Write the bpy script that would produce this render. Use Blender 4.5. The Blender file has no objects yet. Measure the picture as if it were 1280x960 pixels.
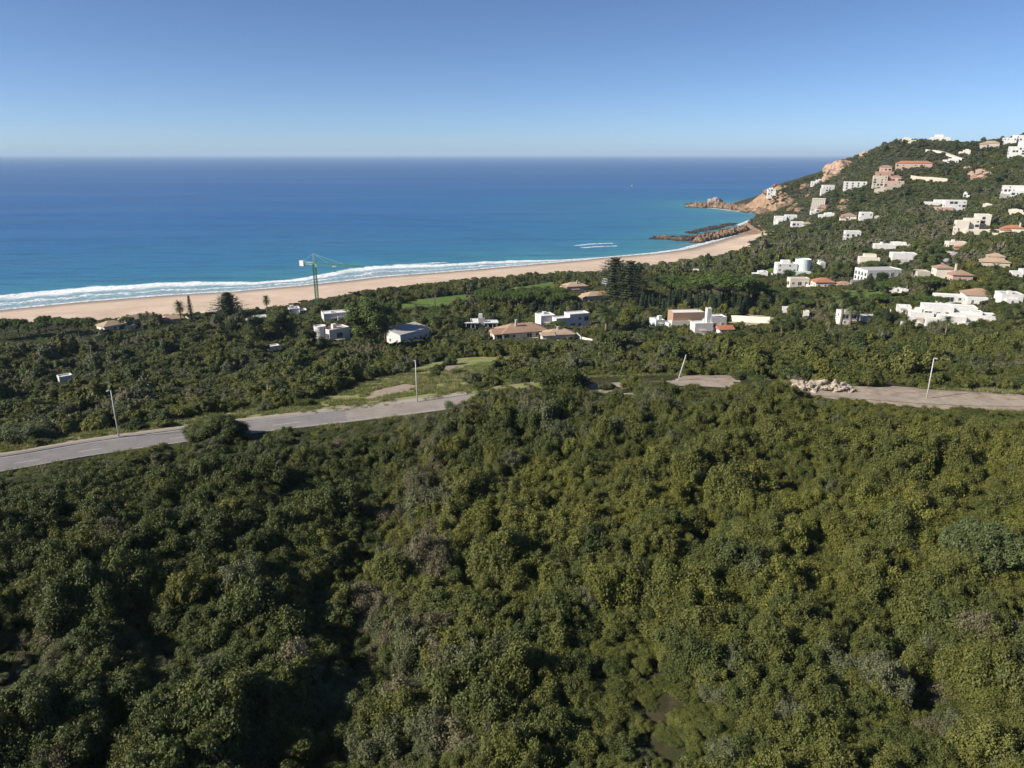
import bpy, bmesh, math, random
import numpy as np
from mathutils import Vector, Matrix, noise as mnoise

random.seed(7)
RNG = np.random.default_rng(11)
SC = bpy.context.scene
COL = SC.collection
R = math.radians

# ------------------------------------------------------------------ camera
F = 900.0                      # focal length in photo pixels (1280 wide)
PITCH = R(17.69)
CAMZ = 90.0
CP, SP = math.cos(PITCH), math.sin(PITCH)
cam_d = bpy.data.cameras.new('camera')
cam = bpy.data.objects.new('camera', cam_d)
COL.objects.link(cam)
cam.location = (0, 0, CAMZ)
cam.rotation_euler = (R(90) - PITCH, 0, 0)
cam_d.sensor_width = 36
cam_d.lens = 36 * F / 1280
cam_d.clip_start = 0.5
cam_d.clip_end = 400000
SC.camera = cam


def ray(px, py):
    u = (px - 640) / F
    v = (480 - py) / F
    return np.array([u, CP + v * SP, -SP + v * CP])


def at_z(px, py, z):
    d = ray(px, py)
    t = (z - CAMZ) / d[2]
    return d[0] * t, d[1] * t


def at_t(px, py, t):
    d = ray(px, py)
    return d[0] * t, d[1] * t, CAMZ + d[2] * t


def project(X, Y, Z):
    zc = Y * CP - (Z - CAMZ) * SP
    yc = Y * SP + (Z - CAMZ) * CP
    zc = np.maximum(zc, 1e-3)
    return 640 + F * X / zc, 480 - F * yc / zc, zc


# ------------------------------------------------------------------ noise helpers (numpy value noise)
_perm = RNG.permutation(4096)
_vals = RNG.random(4096)


def vnoise(x, y, seed=0):
    x = np.asarray(x, float) + seed * 37.7
    y = np.asarray(y, float) + seed * 91.3
    xi = np.floor(x).astype(np.int64)
    yi = np.floor(y).astype(np.int64)
    fx = x - xi
    fy = y - yi
    fx = fx * fx * (3 - 2 * fx)
    fy = fy * fy * (3 - 2 * fy)

    def g(a, b):
        return _vals[_perm[(_perm[a & 4095] + b) & 4095]]
    return (g(xi, yi) * (1 - fx) + g(xi + 1, yi) * fx) * (1 - fy) + (g(xi, yi + 1) * (1 - fx) + g(xi + 1, yi + 1) * fx) * fy


def fbm(x, y, o=4, seed=0):
    s = 0
    a = 0.5
    tot = 0
    for k in range(o):
        s = s + a * vnoise(x * 2 ** k, y * 2 ** k, seed + k)
        tot += a
        a *= 0.5
    return s / tot


def sstep(a, b, x):
    t = np.clip((x - a) / (b - a), 0, 1)
    return t * t * (3 - 2 * t)


def poly_dist(X, Y, pts):
    X = np.asarray(X, float)
    Y = np.asarray(Y, float)
    best = np.full(X.shape, 1e18)
    for (ax, ay), (bx, by) in zip(pts[:-1], pts[1:]):
        dx, dy = bx - ax, by - ay
        L = dx * dx + dy * dy + 1e-9
        t = np.clip(((X - ax) * dx + (Y - ay) * dy) / L, 0, 1)
        best = np.minimum(best, (X - ax - t * dx) ** 2 + (Y - ay - t * dy) ** 2)
    return np.sqrt(best)


def in_poly(X, Y, pts):
    X = np.asarray(X, float)
    Y = np.asarray(Y, float)
    ins = np.zeros(X.shape, bool)
    n = len(pts)
    for i in range(n):
        ax, ay = pts[i]
        bx, by = pts[(i + 1) % n]
        if ay == by:
            continue
        c = ((ay > Y) != (by > Y)) & (X < (bx - ax) * (Y - ay) / (by - ay) + ax)
        ins ^= c
    return ins


# ------------------------------------------------------------------ shoreline and terrain
shore_px = [(0, 388), (100, 378), (200, 370), (300, 364), (400, 355), (480, 346), (560, 340), (640, 333), (700, 328),
            (760, 322), (820, 317), (858, 312), (892, 303), (922, 294), (934, 286), (928, 281), (940, 276), (958, 272),
            (966, 269), (950, 266), (925, 264), (900, 261), (878, 259)]
shore = [at_z(x, y, 0) for x, y in shore_px]
shore = [(-1500, -500), (-800, 80)] + shore + [(372, 1395), (470, 1430), (640, 1440), (900, 1480), (1600, 1700), (4000, 2600)]
land_poly = shore + [(9000, 2600), (9000, -9000), (-9000, -9000), (-1500, -3000)]


def shore_sd(X, Y):
    d = poly_dist(X, Y, shore)
    return np.where(in_poly(X, Y, land_poly), d, -d)


back_px = [(0, 404), (130, 400), (240, 393), (330, 386), (440, 367), (520, 356), (600, 349), (700, 343), (780, 337),
           (850, 328), (900, 319), (936, 309)]
back = [(-800, 40)] + [at_z(x, y, 3) for x, y in back_px] + [at_z(948, 296, 3), at_z(940, 288, 2)]

ctrl = []
for x, y in shore_px[:-1:2]:
    X, Y = at_z(x, y, 0)
    ctrl.append((X, Y, 0))
for x, y in back_px:
    X, Y = at_z(x, y, 3.5)
    ctrl.append((X, Y, 3.5))
for x, y, z in [(130, 412, 5), (60, 440, 10), (0, 460, 15), (415, 432, 9.5), (511, 428, 12), (600, 410, 10), (640, 425, 14), (720, 408, 11),
                (890, 418, 15), (850, 410, 12), (600, 372, 5), (750, 372, 6), (900, 378, 9), (1000, 346, 12), (1095, 352, 17),
                (1060, 407, 18), (1190, 408, 22), (1180, 350, 24), (1275, 380, 29), (300, 440, 13), (200, 440, 12), (240, 405, 5),
                (120, 480, 24), (330, 480, 24), (520, 460, 26), (700, 450, 25), (850, 445, 27), (1000, 450, 28), (1150, 450, 30), (1275, 440, 33)]:
    X, Y = at_z(x, y, z)
    ctrl.append((X, Y, z))
for x, y, t in [(1060, 320, 520), (1060, 270, 735), (1060, 240, 900), (1060, 215, 1020), (1050, 203, 1090), (960, 236, 1150), (1000, 223, 1150),
                (1030, 213, 1130), (1070, 199, 1090), (1090, 190, 1050), (1130, 176, 1000), (1180, 183, 990), (1220, 182, 980), (1250, 175, 950),
                (1280, 171, 940), (1130, 205, 920), (1210, 235, 790), (1270, 240, 710), (1180, 260, 720), (1100, 260, 800), (1220, 287, 590),
                (1100, 290, 640), (1280, 300, 510), (1000, 310, 620), (950, 301, 720), (990, 286, 830), (1010, 250, 1040), (962, 263, 1120),
                (1160, 310, 560), (1230, 205, 880), (1400, 150, 900), (1500, 200, 700), (1450, 300, 480), (1420, 400, 300)]:
    ctrl.append(at_t(x, y, t))
for p in [(-15, 50, 43.2), (-18, 75, 42.6), (-22, 100, 42.0), (-50, 50, 49), (-48, 72, 47), (-58, 90, 44.3), (15, 50, 46.6), (20, 75, 46.6),
          (25, 100, 46), (60, 50, 48.5), (60, 80, 47.5), (60, 105, 46.2), (0, 20, 45), (-30, 20, 47), (30, 20, 47.5), (100, 60, 51),
          (110, 100, 48), (-4, 114, 44.6), (8, 119, 45.8), (30, 122, 47.2), (54, 119, 46.6), (72, 116, 45.6), (88, 114, 44.8),
          (-84, 107, 42.6), (-70, 119, 42), (-45, 129, 41.6), (-19, 138, 42), (8, 145, 42.8), (36, 148.5, 43.2), (60, 143, 43), (84, 138, 43),
          (104, 136, 43.4), (140, 132, 44), (-130, 80, 44), (0, -60, 56), (-120, -60, 58), (120, -60, 60), (-300, 0, 30), (300, 0, 70),
          (300, 120, 60), (-250, 200, 18), (-500, 0, 10), (-150, 250, 16), (420, 1400, 4), (700, 1350, 40), (900, 900, 130), (800, 500, 110),
          (1500, 800, 150), (2500, 0, 150), (0, -600, 90), (-900, -700, 20)]:
    ctrl.append(p)
ctrl = np.array(ctrl, float)


class TPS:
    def __init__(s, P, lam=0.02):
        s.c = P[:, :2] / 100
        n = len(P)
        A = np.zeros((n + 3, n + 3))
        A[:n, :n] = s.phi(s.c[:, None, :], s.c[None, :, :]) + lam * np.eye(n)
        Q = np.c_[np.ones(n), s.c]
        A[:n, n:] = Q
        A[n:, :n] = Q.T
        b = np.r_[P[:, 2], 0, 0, 0]
        s.w = np.linalg.solve(A, b)

    @staticmethod
    def phi(a, b):
        r2 = ((a - b) ** 2).sum(-1)
        return 0.5 * r2 * np.log(r2 + 1e-12)

    def __call__(s, X, Y):
        sh = np.shape(X)
        p = np.c_[np.ravel(X), np.ravel(Y)] / 100
        n = len(s.c)
        out = np.empty(len(p))
        for i in range(0, len(p), 20000):
            q = p[i:i + 20000]
            out[i:i + 20000] = s.phi(q[:, None, :], s.c[None]) @ s.w[:n] + s.w[n] + q @ s.w[n + 1:]
        return out.reshape(sh)


tps = TPS(ctrl)

# the road: a centreline through world points, smoothed
_rp = [(-220, 20), (-160, 58), (-120, 82), (-84, 103.5), (-70, 114), (-45, 126.5), (-19, 134.5), (8, 141.5), (36, 145), (60, 140), (84, 134.5), (104, 132.5), (150, 130),
       (240, 134)]


def catmull(P, n=10):
    P = [np.array(p, float) for p in P]
    P = [2 * P[0] - P[1]] + P + [2 * P[-1] - P[-2]]
    out = []
    for i in range(1, len(P) - 2):
        for k in range(n):
            t = k / n
            a, b, c, d = P[i - 1], P[i], P[i + 1], P[i + 2]
            out.append(0.5 * (2 * b + (c - a) * t + (2 * a - 5 * b + 4 * c - d) * t * t + (3 * b - a - 3 * c + d) * t ** 3))
    out.append(P[-2])
    return np.array(out)


road = catmull(_rp)
road_z = tps(road[:, 0], road[:, 1])
k_ = np.ones(9) / 9
road_z = np.convolve(np.pad(road_z, 4, mode='edge'), k_, mode='valid')


def road_near(X, Y):
    """distance to the centreline, height of the nearest point, side (+ = far side)"""
    X = np.asarray(X, float)
    Y = np.asarray(Y, float)
    best = np.full(X.shape, 1e18)
    z = np.zeros(X.shape)
    side = np.zeros(X.shape)
    for i in range(len(road) - 1):
        ax, ay = road[i]
        bx, by = road[i + 1]
        dx, dy = bx - ax, by - ay
        L = dx * dx + dy * dy + 1e-9
        t = np.clip(((X - ax) * dx + (Y - ay) * dy) / L, 0, 1)
        d = (X - ax - t * dx) ** 2 + (Y - ay - t * dy) ** 2
        m = d < best
        best = np.where(m, d, best)
        z = np.where(m, road_z[i] * (1 - t) + road_z[i + 1] * t, z)
        side = np.where(m, np.sign(dx * (Y - ay) - dy * (X - ax)), side)
    return np.sqrt(best), z, side


GULLIES = [([(-9, 30), (-15, 44), (-12.5, 56), (-18.5, 70), (-16.5, 84), (-22, 96), (-24, 108)], 12.0, 1.4), ([(-60, 52), (-46, 56), (-36, 60)], 5.0, 2.0), ([(-52, 88), (-38, 84), (-30, 80)], 4.5, 1.6),
           ([(34, 50), (37, 60), (44, 68)], 5.0, 1.8), ([(14, 64), (22, 72), (24, 84)], 4.5, 1.5), ([(52, 84), (60, 92), (72, 96)], 4.5, 1.4)]


def height(X, Y):
    X = np.asarray(X, float)
    Y = np.asarray(Y, float)
    s = shore_sd(X, Y)
    h = np.clip(tps(X, Y), 0.6, 190)
    h = h + (fbm(X / 26, Y / 26, 3, 5) - 0.5) * 1.6 * sstep(20, 90, s) + (fbm(X / 70, Y / 70, 3, 9) - 0.5) * 9 * sstep(480, 800, np.hypot(X, Y)) * sstep(20, 120, s)
    rocky = sstep(800, 860, Y) * sstep(180, 240, X)
    cap = np.where(s < 0, s * 0.06, np.where(s < 45, s * 0.075, 3.4 + (s - 45) * 0.6))
    capr = np.where(s < 0, s * 0.3, s * 1.9)
    cap = cap * (1 - rocky) + capr * rocky
    h = np.minimum(h, cap)
    h = np.maximum(h, -9)
    for path, wd, dp in GULLIES:
        q = poly_dist(X, Y, path)
        h = h - dp * (1 - sstep(0, wd, q))
    near = (np.abs(X) < 260) & (Y > 0) & (Y < 180)
    if np.any(near):
        d, z, sd = road_near(X[near], Y[near]) if X.shape else road_near(X, Y)
        w = 1 - sstep(5.5, 12.0, d)
        hn = (h[near] if X.shape else h) * (1 - w) + (z - 0.06) * w
        if X.shape:
            h[near] = hn
        else:
            h = hn
    return h


def h1(x, y):
    return float(height(np.array([x], float), np.array([y], float))[0])


def ground(px, py):
    """where the line of sight through a photo pixel first meets the terrain"""
    d = ray(px, py)
    ts = np.concatenate([np.arange(25, 250, 0.5), np.arange(250, 1600, 2.0)])
    P = d[None, :] * ts[:, None]
    H = height(P[:, 0], P[:, 1])
    below = (CAMZ + P[:, 2]) < np.maximum(H, 0)
    i = int(np.argmax(below)) if below.any() else len(ts) - 1
    t = ts[i]
    return d[0] * t, d[1] * t, max(float(H[i]), 0.0), t


# ------------------------------------------------------------------ object helpers
def tag(o, label=None, cat=None, group=None, kind=None):
    if label:
        o['label'] = label
    if cat:
        o['category'] = cat
    if group:
        o['group'] = group
    if kind:
        o['kind'] = kind
    return o


def mesh_from(name, V, faces, mats=(), smooth=False):
    me = bpy.data.meshes.new(name)
    if isinstance(V, np.ndarray):
        V = V.tolist()
    if isinstance(faces, np.ndarray):
        faces = faces.tolist()
    me.from_pydata(V, [], faces)
    for m in mats:
        me.materials.append(m)
    if smooth:
        me.polygons.foreach_set('use_smooth', [True] * len(me.polygons))
    me.update()
    return me


def link(name, me, parent=None, loc=None):
    o = bpy.data.objects.new(name, me)
    COL.objects.link(o)
    if parent is not None:
        o.parent = parent
    if loc is not None:
        o.location = loc
    return o


def empty(name, loc, rz=0.0):
    o = bpy.data.objects.new(name, None)
    COL.objects.link(o)
    o.location = loc
    o.rotation_euler = (0, 0, rz)
    return o


def copy_tree(root, loc, rz=0.0, scale=None):
    r = root.copy()
    COL.objects.link(r)
    r.location = loc
    r.rotation_euler = (0, 0, rz)
    if scale is not None:
        r.scale = scale
    for ch in root.children:
        c = ch.copy()
        COL.objects.link(c)
        c.parent = r
        for g in ch.children:
            d = g.copy()
            COL.objects.link(d)
            d.parent = c
    return r


class MB:
    """collects simple solids into one mesh"""

    def __init__(s):
        s.v = []
        s.f = []

    def box(s, x0, x1, y0, y1, z0, z1):
        b = len(s.v)
        s.v += [(x0, y0, z0), (x1, y0, z0), (x1, y1, z0), (x0, y1, z0), (x0, y0, z1), (x1, y0, z1), (x1, y1, z1), (x0, y1, z1)]
        s.f += [[b + i for i in q] for q in ((3, 2, 1, 0), (4, 5, 6, 7), (0, 1, 5, 4), (1, 2, 6, 5), (2, 3, 7, 6), (3, 0, 4, 7))]
        return s

    def tube(s, pts, rads, n=8, cap=True):
        pts = [Vector(p) for p in pts]
        b = len(s.v)
        for i, p in enumerate(pts):
            t = (pts[min(i + 1, len(pts) - 1)] - pts[max(i - 1, 0)]).normalized()
            a = t.cross(Vector((0.3, 1, 0.1))).normalized()
            c = t.cross(a)
            for k in range(n):
                w = 2 * math.pi * k / n
                q = p + (a * math.cos(w) + c * math.sin(w)) * rads[i]
                s.v.append(tuple(q))
        for i in range(len(pts) - 1):
            for k in range(n):
                k2 = (k + 1) % n
                s.f.append([b + i * n + k, b + i * n + k2, b + (i + 1) * n + k2, b + (i + 1) * n + k])
        if cap:
            s.f.append([b + k for k in range(n)][::-1])
            s.f.append([b + (len(pts) - 1) * n + k for k in range(n)])
        return s

    def poly(s, pts, faces):
        b = len(s.v)
        s.v += [tuple(p) for p in pts]
        s.f += [[b + i for i in q] for q in faces]
        return s

    def build(s, name, mat, parent=None, loc=None, smooth=False):
        return link(name, mesh_from(name, s.v, s.f, [mat], smooth), parent, loc)


# ------------------------------------------------------------------ materials
def new_mat(name):
    m = bpy.data.materials.new(name)
    m.use_nodes = True
    nt = m.node_tree
    for n in list(nt.nodes):
        nt.nodes.remove(n)
    out = nt.nodes.new('ShaderNodeOutputMaterial')
    return m, nt, out


def N(nt, typ, **kw):
    n = nt.nodes.new(typ)
    for k, v in kw.items():
        if k.startswith('i_'):
            key = k[2:]
            key = int(key) if key.isdigit() else key.replace('_', ' ')
            n.inputs[key].default_value = v
        else:
            setattr(n, k, v)
    return n


def ramp(nt, fac, stops, interp='LINEAR'):
    r = N(nt, 'ShaderNodeValToRGB')
    r.color_ramp.interpolation = interp
    el = r.color_ramp.elements
    while len(el) < len(stops):
        el.new(0.5)
    for e, (p, c) in zip(el, stops):
        e.position = p
        e.color = (*c, 1) if len(c) == 3 else c
    if fac is not None:
        nt.links.new(fac, r.inputs[0])
    return r


def mixc(nt, fac, a, b, blend='MIX'):
    m = N(nt, 'ShaderNodeMix', data_type='RGBA', blend_type=blend)
    for s, v in ((m.inputs['Factor'], fac), (m.inputs['A'], a), (m.inputs['B'], b)):
        if hasattr(v, 'links') or isinstance(v, bpy.types.NodeSocket):
            nt.links.new(v, s)
        elif isinstance(v, (tuple, list)):
            s.default_value = (*v, 1) if len(v) == 3 else v
        else:
            s.default_value = v
    return m.outputs['Result']


def math_n(nt, op, a, b=None, c=None, clamp=False):
    m = N(nt, 'ShaderNodeMath', operation=op, use_clamp=clamp)
    for s, v in zip(m.inputs, (a, b, c)):
        if v is None:
            continue
        if isinstance(v, bpy.types.NodeSocket):
            nt.links.new(v, s)
        else:
            s.default_value = v
    return m.outputs[0]


def maprange(nt, v, a, b, c=0.0, d=1.0, smooth=False):
    m = N(nt, 'ShaderNodeMapRange', clamp=True)
    if smooth:
        m.interpolation_type = 'SMOOTHSTEP'
    nt.links.new(v, m.inputs[0])
    for i, x in enumerate((a, b, c, d)):
        m.inputs[i + 1].default_value = x
    return m.outputs[0]


def noise_n(nt, scale, detail=4, rough=0.55, vec=None, dist=0.0):
    n = N(nt, 'ShaderNodeTexNoise')
    n.inputs['Scale'].default_value = scale
    n.inputs['Detail'].default_value = detail
    n.inputs['Roughness'].default_value = rough
    n.inputs['Distortion'].default_value = dist
    if vec is not None:
        nt.links.new(vec, n.inputs['Vector'])
    return n.outputs['Fac']


def pos(nt):
    return N(nt, 'ShaderNodeNewGeometry').outputs['Position']


def attr(nt, name, typ='GEOMETRY'):
    a = N(nt, 'ShaderNodeAttribute', attribute_name=name, attribute_type=typ)
    return a.outputs['Fac']


def principled(nt, out, color, rough=0.8, spec=0.3, bump=None, bstr=0.3, bdist=0.1, metal=0.0):
    p = N(nt, 'ShaderNodeBsdfPrincipled')
    if isinstance(color, bpy.types.NodeSocket):
        nt.links.new(color, p.inputs['Base Color'])
    else:
        p.inputs['Base Color'].default_value = (*color, 1)
    if isinstance(rough, bpy.types.NodeSocket):
        nt.links.new(rough, p.inputs['Roughness'])
    else:
        p.inputs['Roughness'].default_value = rough
    p.inputs['Specular IOR Level'].default_value = spec
    p.inputs['Metallic'].default_value = metal
    if bump is not None:
        b = N(nt, 'ShaderNodeBump')
        b.inputs['Strength'].default_value = bstr
        b.inputs['Distance'].default_value = bdist
        nt.links.new(bump, b.inputs['Height'])
        nt.links.new(b.outputs[0], p.inputs['Normal'])
    nt.links.new(p.outputs[0], out.inputs[0])
    return p


def plain(name, col, var=0.15, scale=0.8, rough=0.8, spec=0.25, stain=0.0):
    """a weathered paint / stone: base colour with noise and optional dirt streaks"""
    m, nt, out = new_mat(name)
    n = noise_n(nt, scale, 5)
    c = mixc(nt, maprange(nt, n, 0.3, 0.7), tuple(x * (1 - var) for x in col), tuple(min(1, x * (1 + var)) for x in col))
    if stain:
        tc = N(nt, 'ShaderNodeTexCoord')
        mp = N(nt, 'ShaderNodeMapping')
        mp.inputs['Scale'].default_value = (0.9, 0.9, 0.12)
        nt.links.new(tc.outputs['Object'], mp.inputs[0])
        n2 = noise_n(nt, 1.6, 6, 0.65, mp.outputs[0])
        c = mixc(nt, math_n(nt, 'MULTIPLY', maprange(nt, n2, 0.5, 0.75), stain), c, (0.35, 0.31, 0.26))
    principled(nt, out, c, rough, spec, bump=noise_n(nt, scale * 14, 4), bstr=0.15, bdist=0.05)
    return m


M = {}
M['white'] = plain('white_render', (0.64, 0.63, 0.60), 0.07, 0.3, stain=0.45)
M['cream'] = plain('cream_render', (0.66, 0.60, 0.50), 0.07, 0.3, stain=0.4)
M['beige'] = plain('beige_render', (0.50, 0.44, 0.35), 0.1, 0.3, stain=0.4)
M['pink'] = plain('pink_render', (0.50, 0.35, 0.28), 0.14, 0.3, stain=0.4)
M['brown'] = plain('brown_render', (0.36, 0.23, 0.16), 0.12, 0.5, stain=0.3)
M['grey'] = plain('grey_concrete', (0.36, 0.35, 0.33), 0.12, 0.4, stain=0.3)
M['mint'] = plain('pale_green_render', (0.62, 0.70, 0.66), 0.06, 0.3, stain=0.3)
M['slab_grey'] = plain('roof_slab_grey', (0.40, 0.39, 0.38), 0.15, 0.5, stain=0.3)
M['slab_beige'] = plain('roof_slab_beige', (0.55, 0.46, 0.38), 0.12, 0.5, stain=0.3)
M['slab_white'] = plain('roof_slab_white', (0.66, 0.65, 0.63), 0.08, 0.5, stain=0.35)
M['slab_pink'] = plain('roof_slab_pink', (0.55, 0.36, 0.31), 0.12, 0.5, stain=0.3)
M['orange'] = plain('ochre_paving', (0.45, 0.22, 0.08), 0.15, 0.5)
M['dark'] = plain('dark_shade_cloth', (0.05, 0.05, 0.055), 0.2, 0.5)
M['trunk'] = plain('tree_bark', (0.13, 0.10, 0.075), 0.3, 2.0)
M['palm_trunk'] = plain('palm_bark', (0.20, 0.155, 0.11), 0.3, 3.0)
M['pole'] = plain('galvanised_pole', (0.52, 0.52, 0.50), 0.08, 2.0, rough=0.5, spec=0.5)
M['lamp_head'] = plain('lamp_head_grey', (0.42, 0.43, 0.44), 0.08, 2.0, rough=0.5)
M['wood'] = plain('weathered_wood', (0.38, 0.33, 0.27), 0.15, 2.0)
M['crane_green'] = plain('crane_green_paint', (0.06, 0.20, 0.11), 0.15, 1.5, rough=0.5, spec=0.4)
M['crane_pale'] = plain('crane_pale_paint', (0.35, 0.50, 0.42), 0.1, 1.5, rough=0.5)
M['line_white'] = plain('worn_road_paint', (0.46, 0.45, 0.43), 0.25, 1.5)
M['kerb'] = plain('kerb_concrete', (0.36, 0.33, 0.29), 0.15, 1.2)
M['rubble'] = plain('broken_concrete', (0.40, 0.335, 0.265), 0.4, 1.4)


def tile_mat(name, a, b):
    m, nt, out = new_mat(name)
    n = noise_n(nt, 0.7, 6, 0.65)
    tc = N(nt, 'ShaderNodeTexCoord')
    w = N(nt, 'ShaderNodeTexWave', wave_type='BANDS', bands_direction='DIAGONAL')
    w.inputs['Scale'].default_value = 1.3
    w.inputs['Distortion'].default_value = 0.6
    nt.links.new(tc.outputs['Object'], w.inputs['Vector'])
    c = mixc(nt, maprange(nt, n, 0.3, 0.7), a, b)
    n3 = noise_n(nt, 3.0, 3)
    c = mixc(nt, math_n(nt, 'MULTIPLY', maprange(nt, n3, 0.5, 0.8), 0.5), c, (0.16, 0.11, 0.08))
    principled(nt, out, c, 0.85, 0.2, bump=w.outputs['Fac'], bstr=0.6, bdist=0.12)
    return m


M['tile'] = tile_mat('terracotta_tiles', (0.31, 0.195, 0.135), (0.42, 0.28, 0.195))
M['tile_red'] = tile_mat('red_clay_tiles', (0.36, 0.145, 0.075), (0.46, 0.21, 0.11))
M['tile_tan'] = tile_mat('faded_tan_tiles', (0.38, 0.28, 0.19), (0.48, 0.36, 0.25))

m, nt, out = new_mat('dark_window_glass')
principled(nt, out, (0.035, 0.045, 0.055), 0.12, 0.5)
M['glass'] = m
m, nt, out = new_mat('blue_green_glass')
principled(nt, out, (0.10, 0.17, 0.18), 0.15, 0.5)
M['glass_green'] = m


def foliage(name, cols, transl=0.22, noise_scale=0.35):
    """cols: palette picked per plant, varied leaf by leaf"""
    m, nt, out = new_mat(name)
    oi = N(nt, 'ShaderNodeObjectInfo')
    k = len(cols)
    r = ramp(nt, oi.outputs['Random'], [(i / max(1, k - 1), c) for i, c in enumerate(cols)])
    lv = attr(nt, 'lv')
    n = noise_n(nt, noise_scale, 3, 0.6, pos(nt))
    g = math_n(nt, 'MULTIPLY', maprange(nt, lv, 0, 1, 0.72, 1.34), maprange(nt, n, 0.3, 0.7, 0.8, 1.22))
    mul = N(nt, 'ShaderNodeVectorMath', operation='SCALE')
    nt.links.new(r.outputs[0], mul.inputs[0])
    nt.links.new(g, mul.inputs['Scale'])
    # some leaves are drier
    dry = maprange(nt, lv, 0.9, 0.97)
    c = mixc(nt, math_n(nt, 'MULTIPLY', dry, 0.2), mul.outputs[0], (0.16, 0.13, 0.07))
    p = N(nt, 'ShaderNodeBsdfPrincipled')
    nt.links.new(c, p.inputs['Base Color'])
    p.inputs['Roughness'].default_value = 0.6
    p.inputs['Specular IOR Level'].default_value = 0.25
    t = N(nt, 'ShaderNodeBsdfTranslucent')
    nt.links.new(c, t.inputs['Color'])
    mx = N(nt, 'ShaderNodeMixShader')
    mx.inputs[0].default_value = transl
    nt.links.new(p.outputs[0], mx.inputs[1])
    nt.links.new(t.outputs[0], mx.inputs[2])
    nt.links.new(mx.outputs[0], out.inputs[0])
    return m


FOL = {
    'dark': foliage('dark_green_leaves', [(0.062, 0.078, 0.021), (0.074, 0.090, 0.023), (0.086, 0.100, 0.025)]),
    'olive': foliage('olive_leaves', [(0.092, 0.104, 0.024), (0.106, 0.116, 0.027), (0.118, 0.124, 0.030)]),
    'yellow': foliage('yellow_green_leaves', [(0.118, 0.126, 0.024), (0.130, 0.136, 0.027), (0.144, 0.144, 0.030)]),
    'grey': foliage('grey_green_leaves', [(0.092, 0.106, 0.046), (0.106, 0.118, 0.054), (0.122, 0.130, 0.066)]),
    'brown': foliage('dry_twiggy_leaves', [(0.125, 0.116, 0.058), (0.145, 0.130, 0.072), (0.16, 0.146, 0.088)]),
    'deep': foliage('deep_green_leaves', [(0.044, 0.064, 0.020), (0.054, 0.074, 0.022), (0.062, 0.084, 0.024)]),
    'pine': foliage('pine_needles', [(0.064, 0.100, 0.020), (0.076, 0.112, 0.024), (0.088, 0.122, 0.028)]),
    'conifer': foliage('conifer_needles', [(0.030, 0.050, 0.024), (0.040, 0.060, 0.028)]),
    'feather': foliage('feathery_needles', [(0.062, 0.080, 0.036), (0.066, 0.084, 0.038)]),
    'euca': foliage('light_green_leaves', [(0.078, 0.110, 0.028), (0.096, 0.124, 0.034)]),
    'palm': foliage('palm_fronds', [(0.086, 0.108, 0.034), (0.106, 0.122, 0.042), (0.118, 0.124, 0.046)]),
    'acacia': foliage('feathery_leaves', [(0.088, 0.112, 0.040), (0.092, 0.116, 0.042)]),
    'hedge': foliage('clipped_hedge_leaves', [(0.040, 0.062, 0.022), (0.050, 0.072, 0.024)]),
}
# ------------------------------------------------------------------ foliage meshes
def unit(n, rng):
    v = rng.normal(size=(n, 3))
    return v / np.linalg.norm(v, axis=1, keepdims=True)


def leaf_cloud(lobes, n, size, rng, shell=(0.78, 1.08), up=0.5, flat=1.0, aspect=1.5, outward=0.5):
    """n leaf faces spread over the outer shells of the lobes (x, y, z, r)"""
    L = np.array(lobes, float)
    w = L[:, 3] ** 2
    k = rng.choice(len(L), n, p=w / w.sum())
    d = unit(n, rng)
    d[:, 2] = np.abs(d[:, 2]) * np.where(rng.random(n) < 0.7, 1, -1)
    r = L[k, 3] * rng.uniform(shell[0], shell[1], n)
    off = d * r[:, None]
    off[:, 2] *= flat
    c = L[k, :3] + off
    # drop leaves buried well inside another lobe
    keep = np.ones(n, bool)
    for q in L:
        e = (c - q[:3]) / np.array([1, 1, flat])
        keep &= ~((e ** 2).sum(1) < (q[3] * shell[0] * 0.86) ** 2)
    c, d = c[keep], d[keep]
    n = len(c)
    nor = d * outward + unit(n, rng) * (1 - outward) + np.array([0, 0, up])
    nor /= np.linalg.norm(nor, axis=1, keepdims=True)
    a = np.cross(nor, unit(n, rng))
    a /= np.linalg.norm(a, axis=1, keepdims=True) + 1e-9
    b = np.cross(nor, a)
    s = size * rng.uniform(0.6, 1.35, n)[:, None]
    a = a * s * aspect * 0.5
    b = b * s * 0.5
    V = np.stack([c - a, c + b * 0.9 - a * 0.1, c + a, c - b * 0.9 + a * 0.1], 1).reshape(-1, 3)
    Fc = np.arange(4 * n).reshape(-1, 4)
    lv = rng.random(n)
    return V, Fc, lv


_ico = {}


def ico(sub):
    if sub not in _ico:
        bm = bmesh.new()
        bmesh.ops.create_icosphere(bm, subdivisions=sub, radius=1)
        _ico[sub] = (np.array([v.co[:] for v in bm.verts]), np.array([[v.index for v in f.verts] for f in bm.faces]))
        bm.free()
    return _ico[sub]


def cores(lobes, k, rng, flat=1.0, sub=1):
    V, Fc = ico(sub)
    vs, fs = [], []
    b = 0
    for x, y, z, r in lobes:
        q = V * (r * k) * (1 + rng.normal(0, 0.08, (len(V), 1)))
        q[:, 2] *= flat
        vs.append(q + np.array([x, y, z]))
        fs.append(Fc + b)
        b += len(V)
    return np.concatenate(vs), np.concatenate(fs)


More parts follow.
